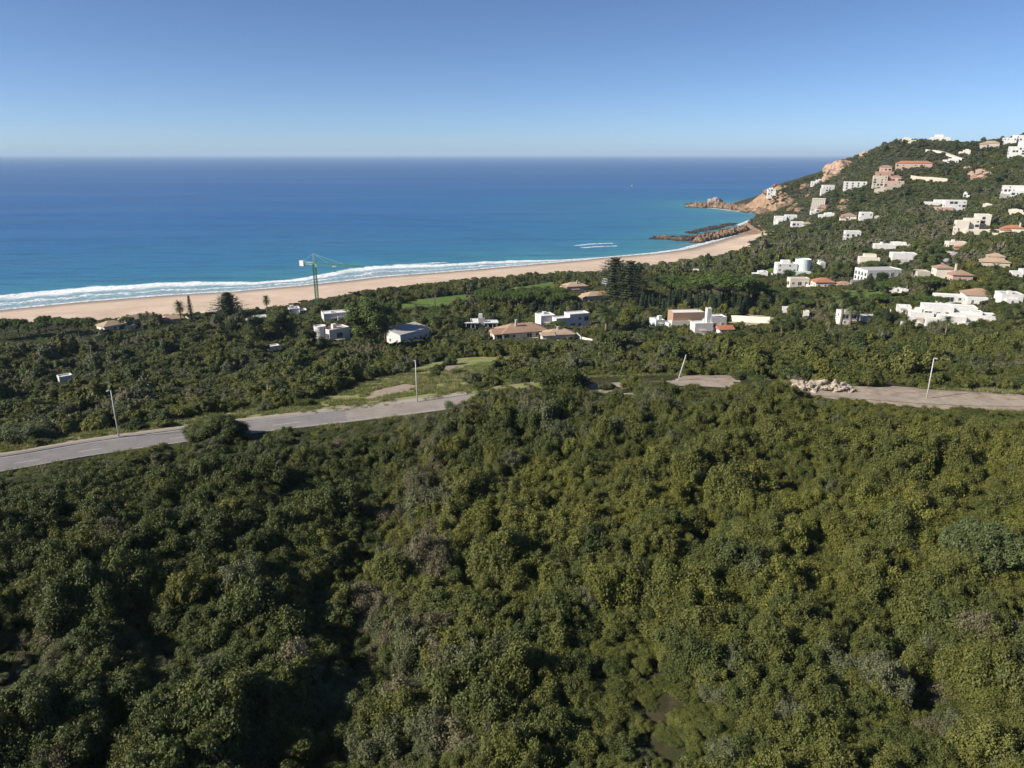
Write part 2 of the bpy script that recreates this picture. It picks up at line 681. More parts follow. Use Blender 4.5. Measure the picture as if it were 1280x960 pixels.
def foliage_mesh(name, lobes, n, size, mat, seed, core=0.74, flat=1.0, twigs=0, **kw):
    rng = np.random.default_rng(seed)
    V, Fq, lv = leaf_cloud(lobes, n, size, rng, flat=flat, **kw)
    faces = Fq.tolist()
    lvs = lv.tolist()
    if twigs:
        # bare twigs reaching out of the lobes
        L = np.array(lobes)
        for _ in range(twigs):
            q = L[rng.integers(len(L))]
            d = unit(1, rng)[0]
            d[2] = abs(d[2]) + 0.3
            d /= np.linalg.norm(d)
            p0 = q[:3] + d * q[3] * 0.6
            p1 = q[:3] + d * q[3] * rng.uniform(1.1, 1.5)
            s = np.cross(d, unit(1, rng)[0])
            s = s / np.linalg.norm(s) * size * 0.22
            b = len(V)
            V = np.concatenate([V, np.array([p0 - s, p0 + s, p1 + s * .3, p1 - s * .3])])
            faces.append([b, b + 1, b + 2, b + 3])
            lvs.append(0.95)
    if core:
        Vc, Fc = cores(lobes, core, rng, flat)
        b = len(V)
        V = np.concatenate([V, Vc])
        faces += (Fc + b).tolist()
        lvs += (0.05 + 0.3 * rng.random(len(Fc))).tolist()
    me = mesh_from(name, V, faces, [mat])
    at = me.attributes.new('lv', 'FLOAT', 'FACE')
    at.data.foreach_set('value', np.array(lvs, np.float32))
    return me


def dome_lobes(R_, H_, n, rmin, rmax, rng, zlow=0.25):
    """lobes heaped into a dome of radius R_ and height H_"""
    out = []
    for i in range(n):
        a = i * 2.39996 + rng.uniform(-.5, .5)
        q = math.sqrt((i + 0.5) / n) * rng.uniform(0.8, 1.08)
        r = rng.uniform(rmin, rmax)
        x, y = R_ * q * math.cos(a), R_ * q * math.sin(a)
        z = H_ * (math.sqrt(max(0.0, 1 - (q * 0.92) ** 2)) * (1 - zlow) + zlow * rng.uniform(0.4, 1.0)) - r * 0.75
        out.append((x, y, max(z, r * 0.3), r))
    return out


def lobes_bm(lobes):
    return lobes


def ragged_lobes(R_, H_, nm, ns, rng):
    """a shrub of several leaning masses, each a bunch of small lobes: an uneven outline"""
    out = []
    for i in range(nm):
        a = i * 2.39996 + rng.uniform(-.7, .7)
        q = R_ * (0.0 if i == 0 else rng.uniform(.45, .85))
        hh = H_ * rng.uniform(.5, 1.0) * (1 - .35 * (q / R_) ** 2)
        cx, cy_ = q * math.cos(a), q * math.sin(a)
        mr = rng.uniform(.5, .85)
        out.append((cx * .8, cy_ * .8, hh * .42, mr * .9))
        for k in range(ns):
            b = rng.uniform(0, 6.28)
            e = rng.uniform(.2, 1.0)
            r = rng.uniform(.16, .42)
            out.append((cx + mr * e * math.cos(b), cy_ + mr * e * math.sin(b), max(.15, hh * rng.uniform(.45, 1.0) * (1 - .3 * e) - r * .3), r))
    return out


NEAR = {}     # kind -> list of meshes; about 2.8 m wide, 2.2 m tall
for kind, n, size, tw in (('dark', 17000, 0.076, 30), ('olive', 17000, 0.072, 60), ('yellow', 17000, 0.072, 30), ('grey', 16000, 0.066, 200), ('brown', 9000, 0.066, 520)):
    NEAR[kind] = []
    for v in range(5):
        rng = np.random.default_rng(100 + v * 7 + len(kind))
        lob = ragged_lobes(1.35, 2.2, 6 + v % 3, 7, rng)
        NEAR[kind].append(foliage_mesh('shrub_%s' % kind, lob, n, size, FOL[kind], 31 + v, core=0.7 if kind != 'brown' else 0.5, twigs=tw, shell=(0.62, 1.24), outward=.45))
MID = {}
for kind, n, size in (('dark', 4200, 0.135), ('olive', 4200, 0.13), ('yellow', 4000, 0.13), ('grey', 4000, 0.125), ('brown', 3200, 0.12), ('deep', 4200, 0.135)):
    MID[kind] = []
    for v in range(3):
        rng = np.random.default_rng(300 + v * 5 + len(kind))
        lob = ragged_lobes(1.4, 2.3, 5 + v % 2, 4, rng)
        lob += [(0, 0, 0.7, 0.85)]
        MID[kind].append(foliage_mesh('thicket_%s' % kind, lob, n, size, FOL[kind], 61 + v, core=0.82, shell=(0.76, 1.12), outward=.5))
FAR = {}
for kind, n, size in (('dark', 460, 0.38), ('olive', 460, 0.38), ('grey', 440, 0.36), ('brown', 400, 0.34), ('deep', 460, 0.38), ('yellow', 440, 0.36)):
    FAR[kind] = []
    for v in range(2):
        rng = np.random.default_rng(500 + v * 5 + len(kind))
        lob = dome_lobes(1.3, 2.4, 8 + v, 0.45, 0.75, rng) + [(0, 0, 0.8, 0.9)]
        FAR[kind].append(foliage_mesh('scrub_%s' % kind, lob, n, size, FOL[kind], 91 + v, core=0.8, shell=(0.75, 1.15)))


# ------------------------------------------------------------------ trees: prototypes (unit = metres, scaled per copy)
def limb_mesh(specs, mat, name):
    mb = MB()
    for pts, rads in specs:
        mb.tube(pts, rads, 7)
    return mesh_from(name, mb.v, mb.f, [mat], True)


def broad_proto(seed, mat, H=8.0, R_=3.6, n=5200, size=0.24):
    rng = np.random.default_rng(seed)
    lob = []
    for i in range(26):
        d = unit(1, rng)[0]
        q = rng.uniform(0.45, 1.0)
        lob.append((d[0] * R_ * q * .8, d[1] * R_ * q * .8, H * 0.53 + d[2] * H * 0.38 * q, rng.uniform(0.8, 1.5)))
    crown = foliage_mesh('tree_crown', lob, n, size, mat, seed, core=0.72, shell=(0.7, 1.2))
    sp = [([(0, 0, -1), (0.1, 0.05, H * .25), (0.05, 0.1, H * .55)], [0.30, 0.24, 0.12])]
    for k in range(5):
        q = lob[k * 3]
        sp.append(([(0.05, 0.05, H * .28), (q[0] * .5, q[1] * .5, H * .28 + (q[2] - H * .28) * .6), q[:3]], [0.14, 0.09, 0.04]))
    return crown, limb_mesh(sp, M['trunk'], 'tree_trunk')


def umbrella_proto(seed, H=8.0, R_=5.0):
    rng = np.random.default_rng(seed)
    lob = []
    for i in range(26):
        a = i * 2.39996
        q = math.sqrt((i + .5) / 26)
        lob.append((R_ * q * math.cos(a), R_ * q * math.sin(a), H * .80 + 1.3 * math.sqrt(1 - q * q * .95) + rng.uniform(-.25, .25), rng.uniform(.9, 1.3)))
    crown = foliage_mesh('pine_crown', lob, 6800, 0.23, FOL['pine'], seed, core=0.75, flat=0.72, up=0.6, shell=(0.75, 1.15))
    sp = [([(0, 0, -1), (0.15, 0, H * .4), (0, 0.1, H * .7)], [0.34, 0.27, 0.2])]
    for k in range(7):
        q = lob[5 + k * 3]
        sp.append(([(0, 0, H * .55), (q[0] * .5, q[1] * .5, H * .68), (q[0], q[1], q[2] - .2)], [0.15, 0.1, 0.05]))
    return crown, limb_mesh(sp, M['trunk'], 'pine_trunk')


def cypress_proto(seed, H=9.0, R_=1.0):
    rng = np.random.default_rng(seed)
    lob = []
    for i in range(22):
        t = (i + .5) / 22
        r = R_ * (0.35 + 1.1 * math.sin(math.pi * min(1, t * .8 + .18)) ** .8) * .62
        a = i * 2.4
        lob.append((math.cos(a) * r * .35, math.sin(a) * r * .35, 0.5 + t * (H - .8), r))
    lob.append((0, 0, H - .1, 0.22))
    crown = foliage_mesh('cypress_crown', lob, 2600, 0.19, FOL['conifer'], seed, core=0.85, aspect=2.0, shell=(0.8, 1.15), up=0.5)
    return crown, limb_mesh([([(0, 0, -1), (0, 0, 1.2)], [0.2, 0.16])], M['trunk'], 'cypress_trunk')


def araucaria_proto(seed, H=18.0, R_=4.0, mat='conifer', dens=1):
    rng = np.random.default_rng(seed)
    V, Fc, lv = [], [], []
    specs = [([(0, 0, -1), (0, 0, H * .5), (0, 0, H)], [0.36, 0.24, 0.04])]
    nt = 16
    for i in range(nt):
        t = i / (nt - 1)
        z = H * (0.14 + 0.83 * t)
        r = (R_ * (1 - t) ** 0.75 if dens == 1 else R_ * min(1.0, (1 - t) * 2.6 + .1) ** .7 * (.72 + .28 * t)) * rng.uniform(.8, 1.1) + 0.35
        nb = 7 if dens == 1 else 10
        for k in range(nb):
            a = 2 * math.pi * k / nb + i * 0.6 + rng.uniform(-.2, .2)
            d = np.array([math.cos(a), math.sin(a), 0.12])
            side = np.array([-math.sin(a), math.cos(a), 0])
            m_ = 6
            specs.append(([(0, 0, z), tuple(d * r * .6 + (0, 0, z))], [0.06, 0.02]))
            mm = m_ + (4 if dens == 1 else 9)
            for j in range(mm):
                q = (j + .8) / mm
                c = d * r * q + np.array([0, 0, z + 0.35 * q * q + rng.uniform(-.1, .1)])
                w = 0.55 * (1.15 - q) + 0.22
                for e in range(2):
                    ax = unit(1, rng)[0] * .4 + side * (1 if e else -1)
                    ax /= np.linalg.norm(ax)
                    p = c + ax * w * .5
                    bvec = np.cross(ax, unit(1, rng)[0]) * w * .42
                    b = len(V)
                    V += [p - ax * w * .6, p + bvec, p + ax * w * .6, p - bvec]
                    Fc.append([b, b + 1, b + 2, b + 3])
                    lv.append(rng.random())
    me = mesh_from('conifer_crown', np.array(V), Fc, [FOL[mat]])
    me.attributes.new('lv', 'FLOAT', 'FACE').data.foreach_set('value', np.array(lv, np.float32))
    return me, limb_mesh(specs, M['trunk'], 'conifer_trunk')


def palm_proto(seed, H=6.0, L=2.7, nf=48, skirt=True):
    rng = np.random.default_rng(seed)
    V, Fc, lv = [], [], []
    for i in range(nf):
        a = i * 2.39996
        e = math.pi / 2 - (i + .5) / nf * 2.35 + rng.uniform(-.1, .1)      # from upright to drooping
        d = np.array([math.cos(a), math.sin(a), 0])
        side = np.array([-math.sin(a), math.cos(a), 0])
        p = np.array([0, 0, H])
        n = 5
        ll = L * rng.uniform(.85, 1.1)
        pts = []
        ang = e
        for j in range(n + 1):
            pts.append(p.copy())
            p = p + (d * math.cos(ang) + np.array([0, 0, 1]) * math.sin(ang)) * ll / n
            ang -= 0.22
        for j in range(n):
            q0, q1 = j / n, (j + 1) / n
            for s in (1, -1):
                for h in range(2):
                    t0 = h / 2
                    t1 = (h + .92) / 2
                    A = pts[j] * (1 - t0) + pts[j + 1] * t0
                    B = pts[j] * (1 - t1) + pts[j + 1] * t1
                    qq = q0 + (q1 - q0) * t0
                    w = 0.72 * math.sin(math.pi * (0.12 + 0.80 * qq)) ** .8
                    tip = (A + B) / 2 + side * s * w + np.array([0, 0, 0.12 - .3 * qq]) + (pts[j + 1] - pts[j]) * .7
                    b = len(V)
                    V += [A, B, tip]
                    Fc.append([b, b + 1, b + 2])
                    lv.append(0.97 if e < -0.55 and skirt else rng.random() * .85)
    me = mesh_from('palm_crown', np.array(V), Fc, [FOL['palm']])
    me.attributes.new('lv', 'FLOAT', 'FACE').data.foreach_set('value', np.array(lv, np.float32))
    tr = limb_mesh([([(0, 0, -1), (0.08, 0, H * .4), (0.05, .05, H * .8), (0, 0, H + .1)], [0.34, 0.26, 0.24, 0.32])], M['palm_trunk'], 'palm_trunk')
    return me, tr


def bare_proto(seed, H=12.0):
    rng = np.random.default_rng(seed)
    sp = [([(0, 0, -1), (.1, 0, H * .5), (0, .1, H)], [0.28, 0.2, 0.05])]
    lob = []
    for k in range(16):
        z = H * (.35 + .62 * k / 16)
        a = k * 2.4
        l = 1.7 * (1.1 - .6 * k / 16)
        e = (math.cos(a) * l, math.sin(a) * l, z + 1.0)
        sp.append(([(0, 0, z), e], [0.08, 0.02]))
        lob.append((e[0] * .8, e[1] * .8, e[2], .55))
    crown = foliage_mesh('sparse_crown', lob, 800, 0.26, FOL['brown'], seed, core=0, aspect=2.2, shell=(0.3, 1.1))
    return crown, limb_mesh(sp, M['trunk'], 'sparse_trunk')


PROTO = {
    'palm': ('palm_tree', 'palm tree', [palm_proto(1), palm_proto(2, 4.2, 2.9, 50), palm_proto(3, 7.5, 2.4, 44)], 8.2),
    'broad': ('broadleaf_tree', 'tree', [broad_proto(11, FOL['dark']), broad_proto(12, FOL['deep'])], 8.0),
    'olive': ('olive_green_tree', 'tree', [broad_proto(13, FOL['olive'], 7.0, 3.8), broad_proto(14, FOL['grey'], 7.0, 3.8)], 7.2),
    'euca': ('eucalyptus_tree', 'tree', [broad_proto(15, FOL['euca'], 11.0, 4.0, 7000, 0.24)], 10.0),
    'yellow': ('yellow_green_tree', 'tree', [broad_proto(16, FOL['yellow'], 6.0, 3.2)], 5.6),
    'umbrella': ('umbrella_pine', 'pine tree', [umbrella_proto(21), umbrella_proto(22)], 8.5),
    'cypress': ('cypress_tree', 'cypress', [cypress_proto(31), cypress_proto(32)], 9.0),
    'araucaria': ('conifer_tree', 'conifer', [araucaria_proto(41)], 18.0),
    'featherconifer': ('conifer_tree', 'conifer', [araucaria_proto(47, 19.0, 5.4, 'feather', 2), araucaria_proto(48, 19.0, 5.4, 'feather', 2)], 19.0),
    'bigconifer': ('conifer_tree', 'conifer', [araucaria_proto(43, 11.0, 5.6)], 11.0),
    'bare': ('slender_tree', 'tree', [bare_proto(51)], 12.6),
}
_made = {}
TREE_SPOTS = []


def tree(kind, x, y, z, h, label, group=None, wscale=1.0, var=None):
    name, cat, vars_, H0 = PROTO[kind]
    v = random.randrange(len(vars_)) if var is None else var % len(vars_)
    key = (kind, v)
    s = h / H0
    if key not in _made:
        r = empty(name, (0, 0, 0))
        link('crown', vars_[v][0], r)
        link('trunk', vars_[v][1], r)
        _made[key] = r
        o = r
    else:
        o = copy_tree(_made[key], (0, 0, 0))
        for kk in ('group', 'label'):
            if kk in o:
                del o[kk]
    o.location = (x, y, z)
    o.rotation_euler = (0, 0, random.uniform(0, 6.28))
    o.scale = (s * wscale, s * wscale, s)
    tag(o, label, cat, group)
    TREE_SPOTS.append((x, y, 2.2 * s * wscale, h))
    return o


# ------------------------------------------------------------------ the ground sheet
def zone_masks(X, Y, Z):
    px, py, dep = project(X, Y, Z)
    front = Y > 5
    dback = poly_dist(X, Y, back)
    s = shore_sd(X, Y)
    back_poly = back + [at_z(948, 296, 3), (420, 700), (9000, 600), (9000, -9000), (-9000, -9000)]
    inland = in_poly(X, Y, back_poly)
    sand = np.where((s > -30) & ~inland & (X < 330) & (Y < 905), 1.0, 0.0)
    soft = np.where(inland, 1 - sstep(0, 5, dback), 1.0)
    sand = np.maximum(sand, np.where((s > 0) & (dback < 5) & inland, soft, 0))
    dune = np.where(inland & (X > -70) & (X < 110) & (Y > 380), 1 - sstep(4, 26, dback), 0.0)
    rock = np.where((s > -20) & (s < 45), 1 - sstep(12, 34, s), 0.0) * sstep(840, 880, Y) * sstep(200, 250, X)
    lawn = np.zeros(X.shape)
    for P in LAWNS:
        lawn = np.maximum(lawn, (in_poly(px, py, P) & front).astype(float))
    bank = np.zeros(X.shape)
    for P in BANKS:
        bank = np.maximum(bank, (in_poly(px, py, P) & front).astype(float))
    nr_ = (np.abs(X) < 260) & (Y > 0) & (Y < 180)
    if nr_.any():
        rd, _, rs = road_near(X[nr_], Y[nr_])
        vb = np.where((rs > 0) & (X[nr_] < 12), (1 - sstep(11, 15, rd)) * .95, 0)
        bank[nr_] = np.maximum(bank[nr_], vb)
    dirt = np.zeros(X.shape)
    for P in DIRTS:
        dirt = np.maximum(dirt, (in_poly(px, py, P) & front).astype(float))
    return sand, dune, rock, lawn, bank, dirt


LAWNS = [[(470, 386), (520, 374), (600, 365), (672, 355), (692, 352), (700, 360), (640, 372), (560, 386), (520, 392)],
         [(1020, 378), (1062, 362), (1100, 362), (1112, 374), (1060, 384)],
         [(640, 452), (600, 452), (585, 458), (600, 470), (640, 468)],
         [(930, 345), (960, 335), (985, 330), (990, 336), (960, 346)],
         [(1160, 345), (1200, 352), (1200, 358), (1150, 354)]]
BANKS = [[(330, 520), (400, 496), (440, 482), (500, 463), (560, 448), (640, 444), (655, 455), (612, 476), (590, 490), (560, 497), (430, 514)],
         [(255, 516), (320, 510), (330, 520), (240, 530)]]
DIRTS = [[(78, 526), (100, 514), (140, 508), (130, 522), (90, 534)], [(830, 480), (858, 468), (920, 469), (925, 477), (880, 482)],
         [(736, 490), (730, 483), (752, 482), (800, 486), (795, 494)],
         [(1000, 492), (1040, 483), (1110, 482), (1180, 488), (1290, 494), (1290, 514), (1180, 512), (1060, 502)],
         [(455, 500), (470, 488), (505, 480), (525, 482), (500, 492)], [(905, 403), (935, 392), (985, 398), (980, 406), (930, 408)],
         [(540, 463), (560, 456), (575, 457), (560, 465)], [(612, 455), (640, 449), (645, 452), (620, 459)]]


def build_ground():
    th = np.concatenate([np.radians(np.arange(-180, -46, 6.0)), np.radians(np.arange(-46, 46.01, 0.25)), np.radians(np.arange(52, 180, 6.0))])
    r = [0.0]
    rr = 6.0
    while rr < 6500:
        r.append(rr)
        step = max(0.9, rr * 0.0085)
        if rr > 1600:
            step = rr * 0.06
        rr += step
    r = np.array(r[1:])
    T, Rr = np.meshgrid(th, r)
    X = Rr * np.sin(T)
    Y = Rr * np.cos(T)
    Z = height(X, Y)
    nr, na = X.shape
    sand, dune, rock, lawn, bank, dirt = zone_masks(X, Y, Z)
    V = np.stack([X, Y, Z], -1).reshape(-1, 3)
    V = np.concatenate([V, [[0, 0, h1(0, 0.1)]]])
    i, j = np.meshgrid(np.arange(nr - 1), np.arange(na), indexing='ij')
    j2 = (j + 1) % na
    Fq = np.stack([i * na + j, (i + 1) * na + j, (i + 1) * na + j2, i * na + j2], -1).reshape(-1, 4)[:, ::-1]
    faces = Fq.tolist()
    c = len(V) - 1
    faces += [[c, (k + 1) % na, k] for k in range(na)]
    me = mesh_from('ground', V, faces, [], True)
    for nm, a in (('sand', sand), ('dune', dune), ('rock', rock), ('lawn', lawn), ('bank', bank), ('dirt', dirt)):
        at = me.attributes.new(nm, 'FLOAT', 'POINT')
        at.data.foreach_set('value', np.append(a.ravel(), 0).astype(np.float32))
    at = me.attributes.new('shore', 'FLOAT', 'POINT')
    at.data.foreach_set('value', np.append(np.clip(shore_sd(X, Y), -200, 2000).ravel(), 500).astype(np.float32))
    m, nt, out = new_mat('ground_cover')
    P = pos(nt)
    nb = noise_n(nt, 0.9, 6, 0.6, P)
    nbig = noise_n(nt, 0.06, 5, 0.6, P)
    soil = mixc(nt, maprange(nt, nb, 0.35, 0.65), (0.030, 0.028, 0.014), (0.060, 0.050, 0.028))
    soil = mixc(nt, maprange(nt, nbig, 0.42, 0.62), soil, (0.036, 0.042, 0.016))
    # short grass on the bank: green with straw and bare earth
    gr = mixc(nt, maprange(nt, noise_n(nt, 0.35, 6, 0.7, P), 0.36, 0.62), (0.15, 0.185, 0.048), (0.27, 0.245, 0.115))
    gr = mixc(nt, maprange(nt, noise_n(nt, 0.22, 5, 0.65, P), 0.56, 0.66), gr, (0.26, 0.22, 0.16))
    lawnc = mixc(nt, maprange(nt, noise_n(nt, 0.15, 5, 0.6, P), 0.35, 0.65), (0.075, 0.125, 0.028), (0.11, 0.15, 0.038))
    dirtc = mixc(nt, maprange(nt, noise_n(nt, 0.5, 7, 0.7, P), 0.3, 0.7), (0.20, 0.155, 0.115), (0.40, 0.33, 0.26))
    wet = maprange(nt, math_n(nt, 'MULTIPLY_ADD', noise_n(nt, 0.03, 4, 0.6, P), 10.0, attr(nt, 'shore')), 9, 22)
    sandc = mixc(nt, maprange(nt, noise_n(nt, 0.05, 6, 0.62, P), 0.35, 0.65), (0.49, 0.375, 0.285), (0.58, 0.46, 0.355))
    sandc = mixc(nt, math_n(nt, 'MULTIPLY', maprange(nt, noise_n(nt, 0.5, 5, 0.7, P), 0.55, 0.75), 0.35), sandc, (0.40, 0.30, 0.22))
    sandc = mixc(nt, wet, (0.24, 0.19, 0.15), sandc)
    duneveg = maprange(nt, noise_n(nt, 0.33, 5, 0.65, P), 0.46, 0.54)
    dunec = mixc(nt, duneveg, sandc, (0.11, 0.10, 0.05))
    rk = mixc(nt, maprange(nt, noise_n(nt, 0.12, 8, 0.7, P), 0.3, 0.7), (0.13, 0.09, 0.06), (0.40, 0.26, 0.16))
    wob = math_n(nt, 'SUBTRACT', noise_n(nt, 0.3, 5, 0.65, P), 0.5)

    def msk(name, lo=0.35, hi=0.6, k=0.9):
        a = math_n(nt, 'MULTIPLY_ADD', wob, k, attr(nt, name))
        return maprange(nt, a, lo, hi)
    c = soil
    c = mixc(nt, msk('bank'), c, gr)
    c = mixc(nt, msk('lawn'), c, lawnc)
    c = mixc(nt, msk('dirt'), c, dirtc)
    c = mixc(nt, msk('dune', 0.3, 0.5), c, dunec)
    c = mixc(nt, msk('sand', 0.4, 0.55, 0.3), c, sandc)
    c = mixc(nt, msk('rock', 0.3, 0.5, 0.8), c, rk)
    principled(nt, out, c, 0.92, 0.1, bump=noise_n(nt, 1.2, 7, 0.7, P), bstr=0.5, bdist=0.35)
    me.materials.append(m)
    o = link('ground', me)
    o['kind'] = 'structure'
    return o


# ------------------------------------------------------------------ the sea
def build_sea():
    th = np.concatenate([np.radians(np.arange(-180, -48, 4.0)), np.radians(np.arange(-48, 48.01, 0.3)), np.radians(np.arange(50, 180, 4.0))])
    r = []
    rr = 180.0
    while rr < 80000:
        r.append(rr)
        if rr < 380:
            step = 12
        elif rr < 1000:
            step = 3.5
        elif rr < 1500:
            step = 8
        else:
            step = rr * 0.08
        rr += step
    r = np.array(r)
    T, Rr = np.meshgrid(th, r)
    X = Rr * np.sin(T)
    Y = Rr * np.cos(T)
    d = -shore_sd(X, Y)
    px, py, dep = project(X, Y, np.zeros(X.shape))
    fw = np.interp(px, [-400, 0, 100, 200, 260, 320, 380, 430, 470, 500, 560, 640, 700, 760, 860, 900, 1000],
                   [60, 60, 60, 57, 50, 34, 32, 50, 60, 54, 42, 30, 13, 5, 9, 7, 7])
    fw = np.where(Y < 0, 40, fw)
    brk = np.full(X.shape, 1e3)
    for L in [[(472, 333.5), (500, 331.5), (530, 329.5), (556, 328)], [(720, 307), (735, 305.3), (752, 304.3), (764, 304)], [(728, 309.5), (745, 308.3), (770, 307.3)]]:
        W = [at_z(a, b, 0) for a, b in L]
        brk = np.minimum(brk, poly_dist(X, Y, W))
    V = np.stack([X, Y, np.zeros(X.shape)], -1).reshape(-1, 3)
    nr, na = X.shape
    i, j = np.meshgrid(np.arange(nr - 1), np.arange(na), indexing='ij')
    j2 = (j + 1) % na
    Fq = np.stack([i * na + j, (i + 1) * na + j, (i + 1) * na + j2, i * na + j2], -1).reshape(-1, 4)[:, ::-1]
    dd = d.reshape(-1)
    yy = Y.reshape(-1)
    # no water under the dry land
    keep = (dd[Fq].max(1) > -6)
    me = mesh_from('sea', V, Fq[keep], [], True)
    for nm, a in (('d', np.clip(d, -50, 1e6)), ('fw', fw), ('brk', brk)):
        me.attributes.new(nm, 'FLOAT', 'POINT').data.foreach_set('value', a.ravel().astype(np.float32))
    m, nt, out = new_mat('sea_water')
    P = pos(nt)
    D = attr(nt, 'd')
    FW = attr(nt, 'fw')
    B = attr(nt, 'brk')
    big = noise_n(nt, 0.004, 5, 0.6, P)
    depth = math_n(nt, 'POWER', math_n(nt, 'DIVIDE', math_n(nt, 'MAXIMUM', math_n(nt, 'MULTIPLY_ADD', math_n(nt, 'SUBTRACT', big, 0.5), 160.0, D), 0.0), 3000.0, clamp=True), 0.4)
    depth = math_n(nt, 'MINIMUM', depth, math_n(nt, 'POWER', math_n(nt, 'DIVIDE', math_n(nt, 'MAXIMUM', D, 0.0), 1200.0, clamp=True), 0.4))
    rp = ramp(nt, depth, SEA_STOPS)
    c = rp.outputs[0]
    # long streaks of slightly different water
    mp = N(nt, 'ShaderNodeMapping')
    mp.inputs['Scale'].default_value = (0.0016, 0.009, 1)
    mp.inputs['Rotation'].default_value = (0, 0, 0.35)
    nt.links.new(P, mp.inputs[0])
    st = noise_n(nt, 1.0, 6, 0.62, mp.outputs[0])
    c = mixc(nt, math_n(nt, 'MULTIPLY', maprange(nt, st, 0.42, 0.68), 0.35), c, (0.045, 0.14, 0.26))
    # wave faces: darker bands running along the coast
    wn = noise_n(nt, 0.03, 4, 0.6, P)
    mp2 = N(nt, 'ShaderNodeMapping')
    mp2.inputs['Scale'].default_value = (0.02, 0.11, 1)
    mp2.inputs['Rotation'].default_value = (0, 0, -0.55)
    nt.links.new(P, mp2.inputs[0])
    sw = noise_n(nt, 1.0, 5, 0.6, mp2.outputs[0])
    c = mixc(nt, math_n(nt, 'MULTIPLY', maprange(nt, sw, 0.48, 0.70), 0.55), c, (0.006, 0.065, 0.14))
    mp4 = N(nt, 'ShaderNodeMapping')
    mp4.inputs['Scale'].default_value = (0.0035, 0.028, 1)
    mp4.inputs['Rotation'].default_value = (0, 0, -0.42)
    nt.links.new(P, mp4.inputs[0])
    sw2 = noise_n(nt, 1.0, 7, 0.66, mp4.outputs[0])
    c = mixc(nt, math_n(nt, 'MULTIPLY', maprange(nt, sw2, 0.50, 0.70), 0.5), c, (0.010, 0.062, 0.16))
    mp5 = N(nt, 'ShaderNodeMapping')
    mp5.inputs['Scale'].default_value = (0.00045, 0.0032, 1)
    mp5.inputs['Rotation'].default_value = (0, 0, 0.12)
    nt.links.new(P, mp5.inputs[0])
    sl_ = noise_n(nt, 1.0, 5, 0.6, mp5.outputs[0])
    c = mixc(nt, math_n(nt, 'MULTIPLY', maprange(nt, sl_, 0.50, 0.66), 0.45), c, (0.06, 0.17, 0.33))
    # foam
    n1 = noise_n(nt, 0.055, 5, 0.62, P)
    n2 = noise_n(nt, 0.35, 6, 0.68, P, 0.6)
    t = math_n(nt, 'DIVIDE', D, FW)
    t = math_n(nt, 'MULTIPLY_ADD', math_n(nt, 'SUBTRACT', n1, 0.5), 0.55, t)
    inside = math_n(nt, 'SUBTRACT', 1.0, maprange(nt, t, 0.96, 1.05))
    front = math_n(nt, 'MULTIPLY', maprange(nt, t, 0.56, 0.76), inside)
    lace = math_n(nt, 'MULTIPLY', inside, maprange(nt, n2, 0.46, 0.66))
    front = math_n(nt, 'MULTIPLY', math_n(nt, 'MULTIPLY', front, maprange(nt, n2, 0.30, 0.52)), maprange(nt, noise_n(nt, 0.016, 4, 0.6, P), 0.32, 0.52, 0.55, 1.0))
    swash = math_n(nt, 'MULTIPLY', maprange(nt, math_n(nt, 'MULTIPLY_ADD', math_n(nt, 'SUBTRACT', n1, 0.5), 7.0, D), 0.5, 2.0),
                   math_n(nt, 'SUBTRACT', 1.0, maprange(nt, math_n(nt, 'MULTIPLY_ADD', math_n(nt, 'SUBTRACT', n1, 0.5), 7.0, D), 3.5, 6.5)))
    swash = math_n(nt, 'MULTIPLY', swash, maprange(nt, n2, 0.36, 0.56))
    bk = math_n(nt, 'MULTIPLY', math_n(nt, 'SUBTRACT', 1.0, maprange(nt, math_n(nt, 'MULTIPLY_ADD', math_n(nt, 'SUBTRACT', n2, 0.5), 7.0, math_n(nt, 'MULTIPLY_ADD', math_n(nt, 'SUBTRACT', noise_n(nt, 0.11, 4, 0.6, P), 0.5), 7.0, B)), 0.8, 3.6)), 0.85)
    milky = math_n(nt, 'MULTIPLY', inside, 0.42)
    t2 = math_n(nt, 'MULTIPLY_ADD', math_n(nt, 'SUBTRACT', noise_n(nt, 0.04, 5, 0.62, N(nt, 'ShaderNodeVectorMath', operation='ADD').outputs[0] if False else P), 0.5), 0.5, t)
    second = math_n(nt, 'MULTIPLY', math_n(nt, 'MULTIPLY', maprange(nt, t2, 0.30, 0.38), math_n(nt, 'SUBTRACT', 1.0, maprange(nt, t2, 0.42, 0.50))), maprange(nt, n2, 0.42, 0.56))
    c = mixc(nt, milky, c, (0.30, 0.38, 0.40))
    foam = math_n(nt, 'MAXIMUM', math_n(nt, 'MAXIMUM', math_n(nt, 'MAXIMUM', front, second), math_n(nt, 'MULTIPLY', lace, 0.4)), math_n(nt, 'MAXIMUM', swash, bk))
    c = mixc(nt, foam, c, (0.80, 0.82, 0.82))
    # surface
    w1 = noise_n(nt, 0.25, 6, 0.62, P)
    mp3 = N(nt, 'ShaderNodeMapping')
    mp3.inputs['Scale'].default_value = (0.35, 1.0, 1)
    mp3.inputs['Rotation'].default_value = (0, 0, -0.5)
    nt.links.new(P, mp3.inputs[0])
    w2 = noise_n(nt, 0.09, 4, 0.55, mp3.outputs[0])
    bp = N(nt, 'ShaderNodeBump')
    bp.inputs['Strength'].default_value = 0.55
    bp.inputs['Distance'].default_value = 1.6
    nt.links.new(math_n(nt, 'ADD', math_n(nt, 'MULTIPLY', w1, 0.5), w2), bp.inputs['Height'])
    di = N(nt, 'ShaderNodeBsdfDiffuse')
    nt.links.new(c, di.inputs['Color'])
    nt.links.new(bp.outputs[0], di.inputs['Normal'])
    gl = N(nt, 'ShaderNodeBsdfGlossy')
    gl.inputs['Roughness'].default_value = 0.35
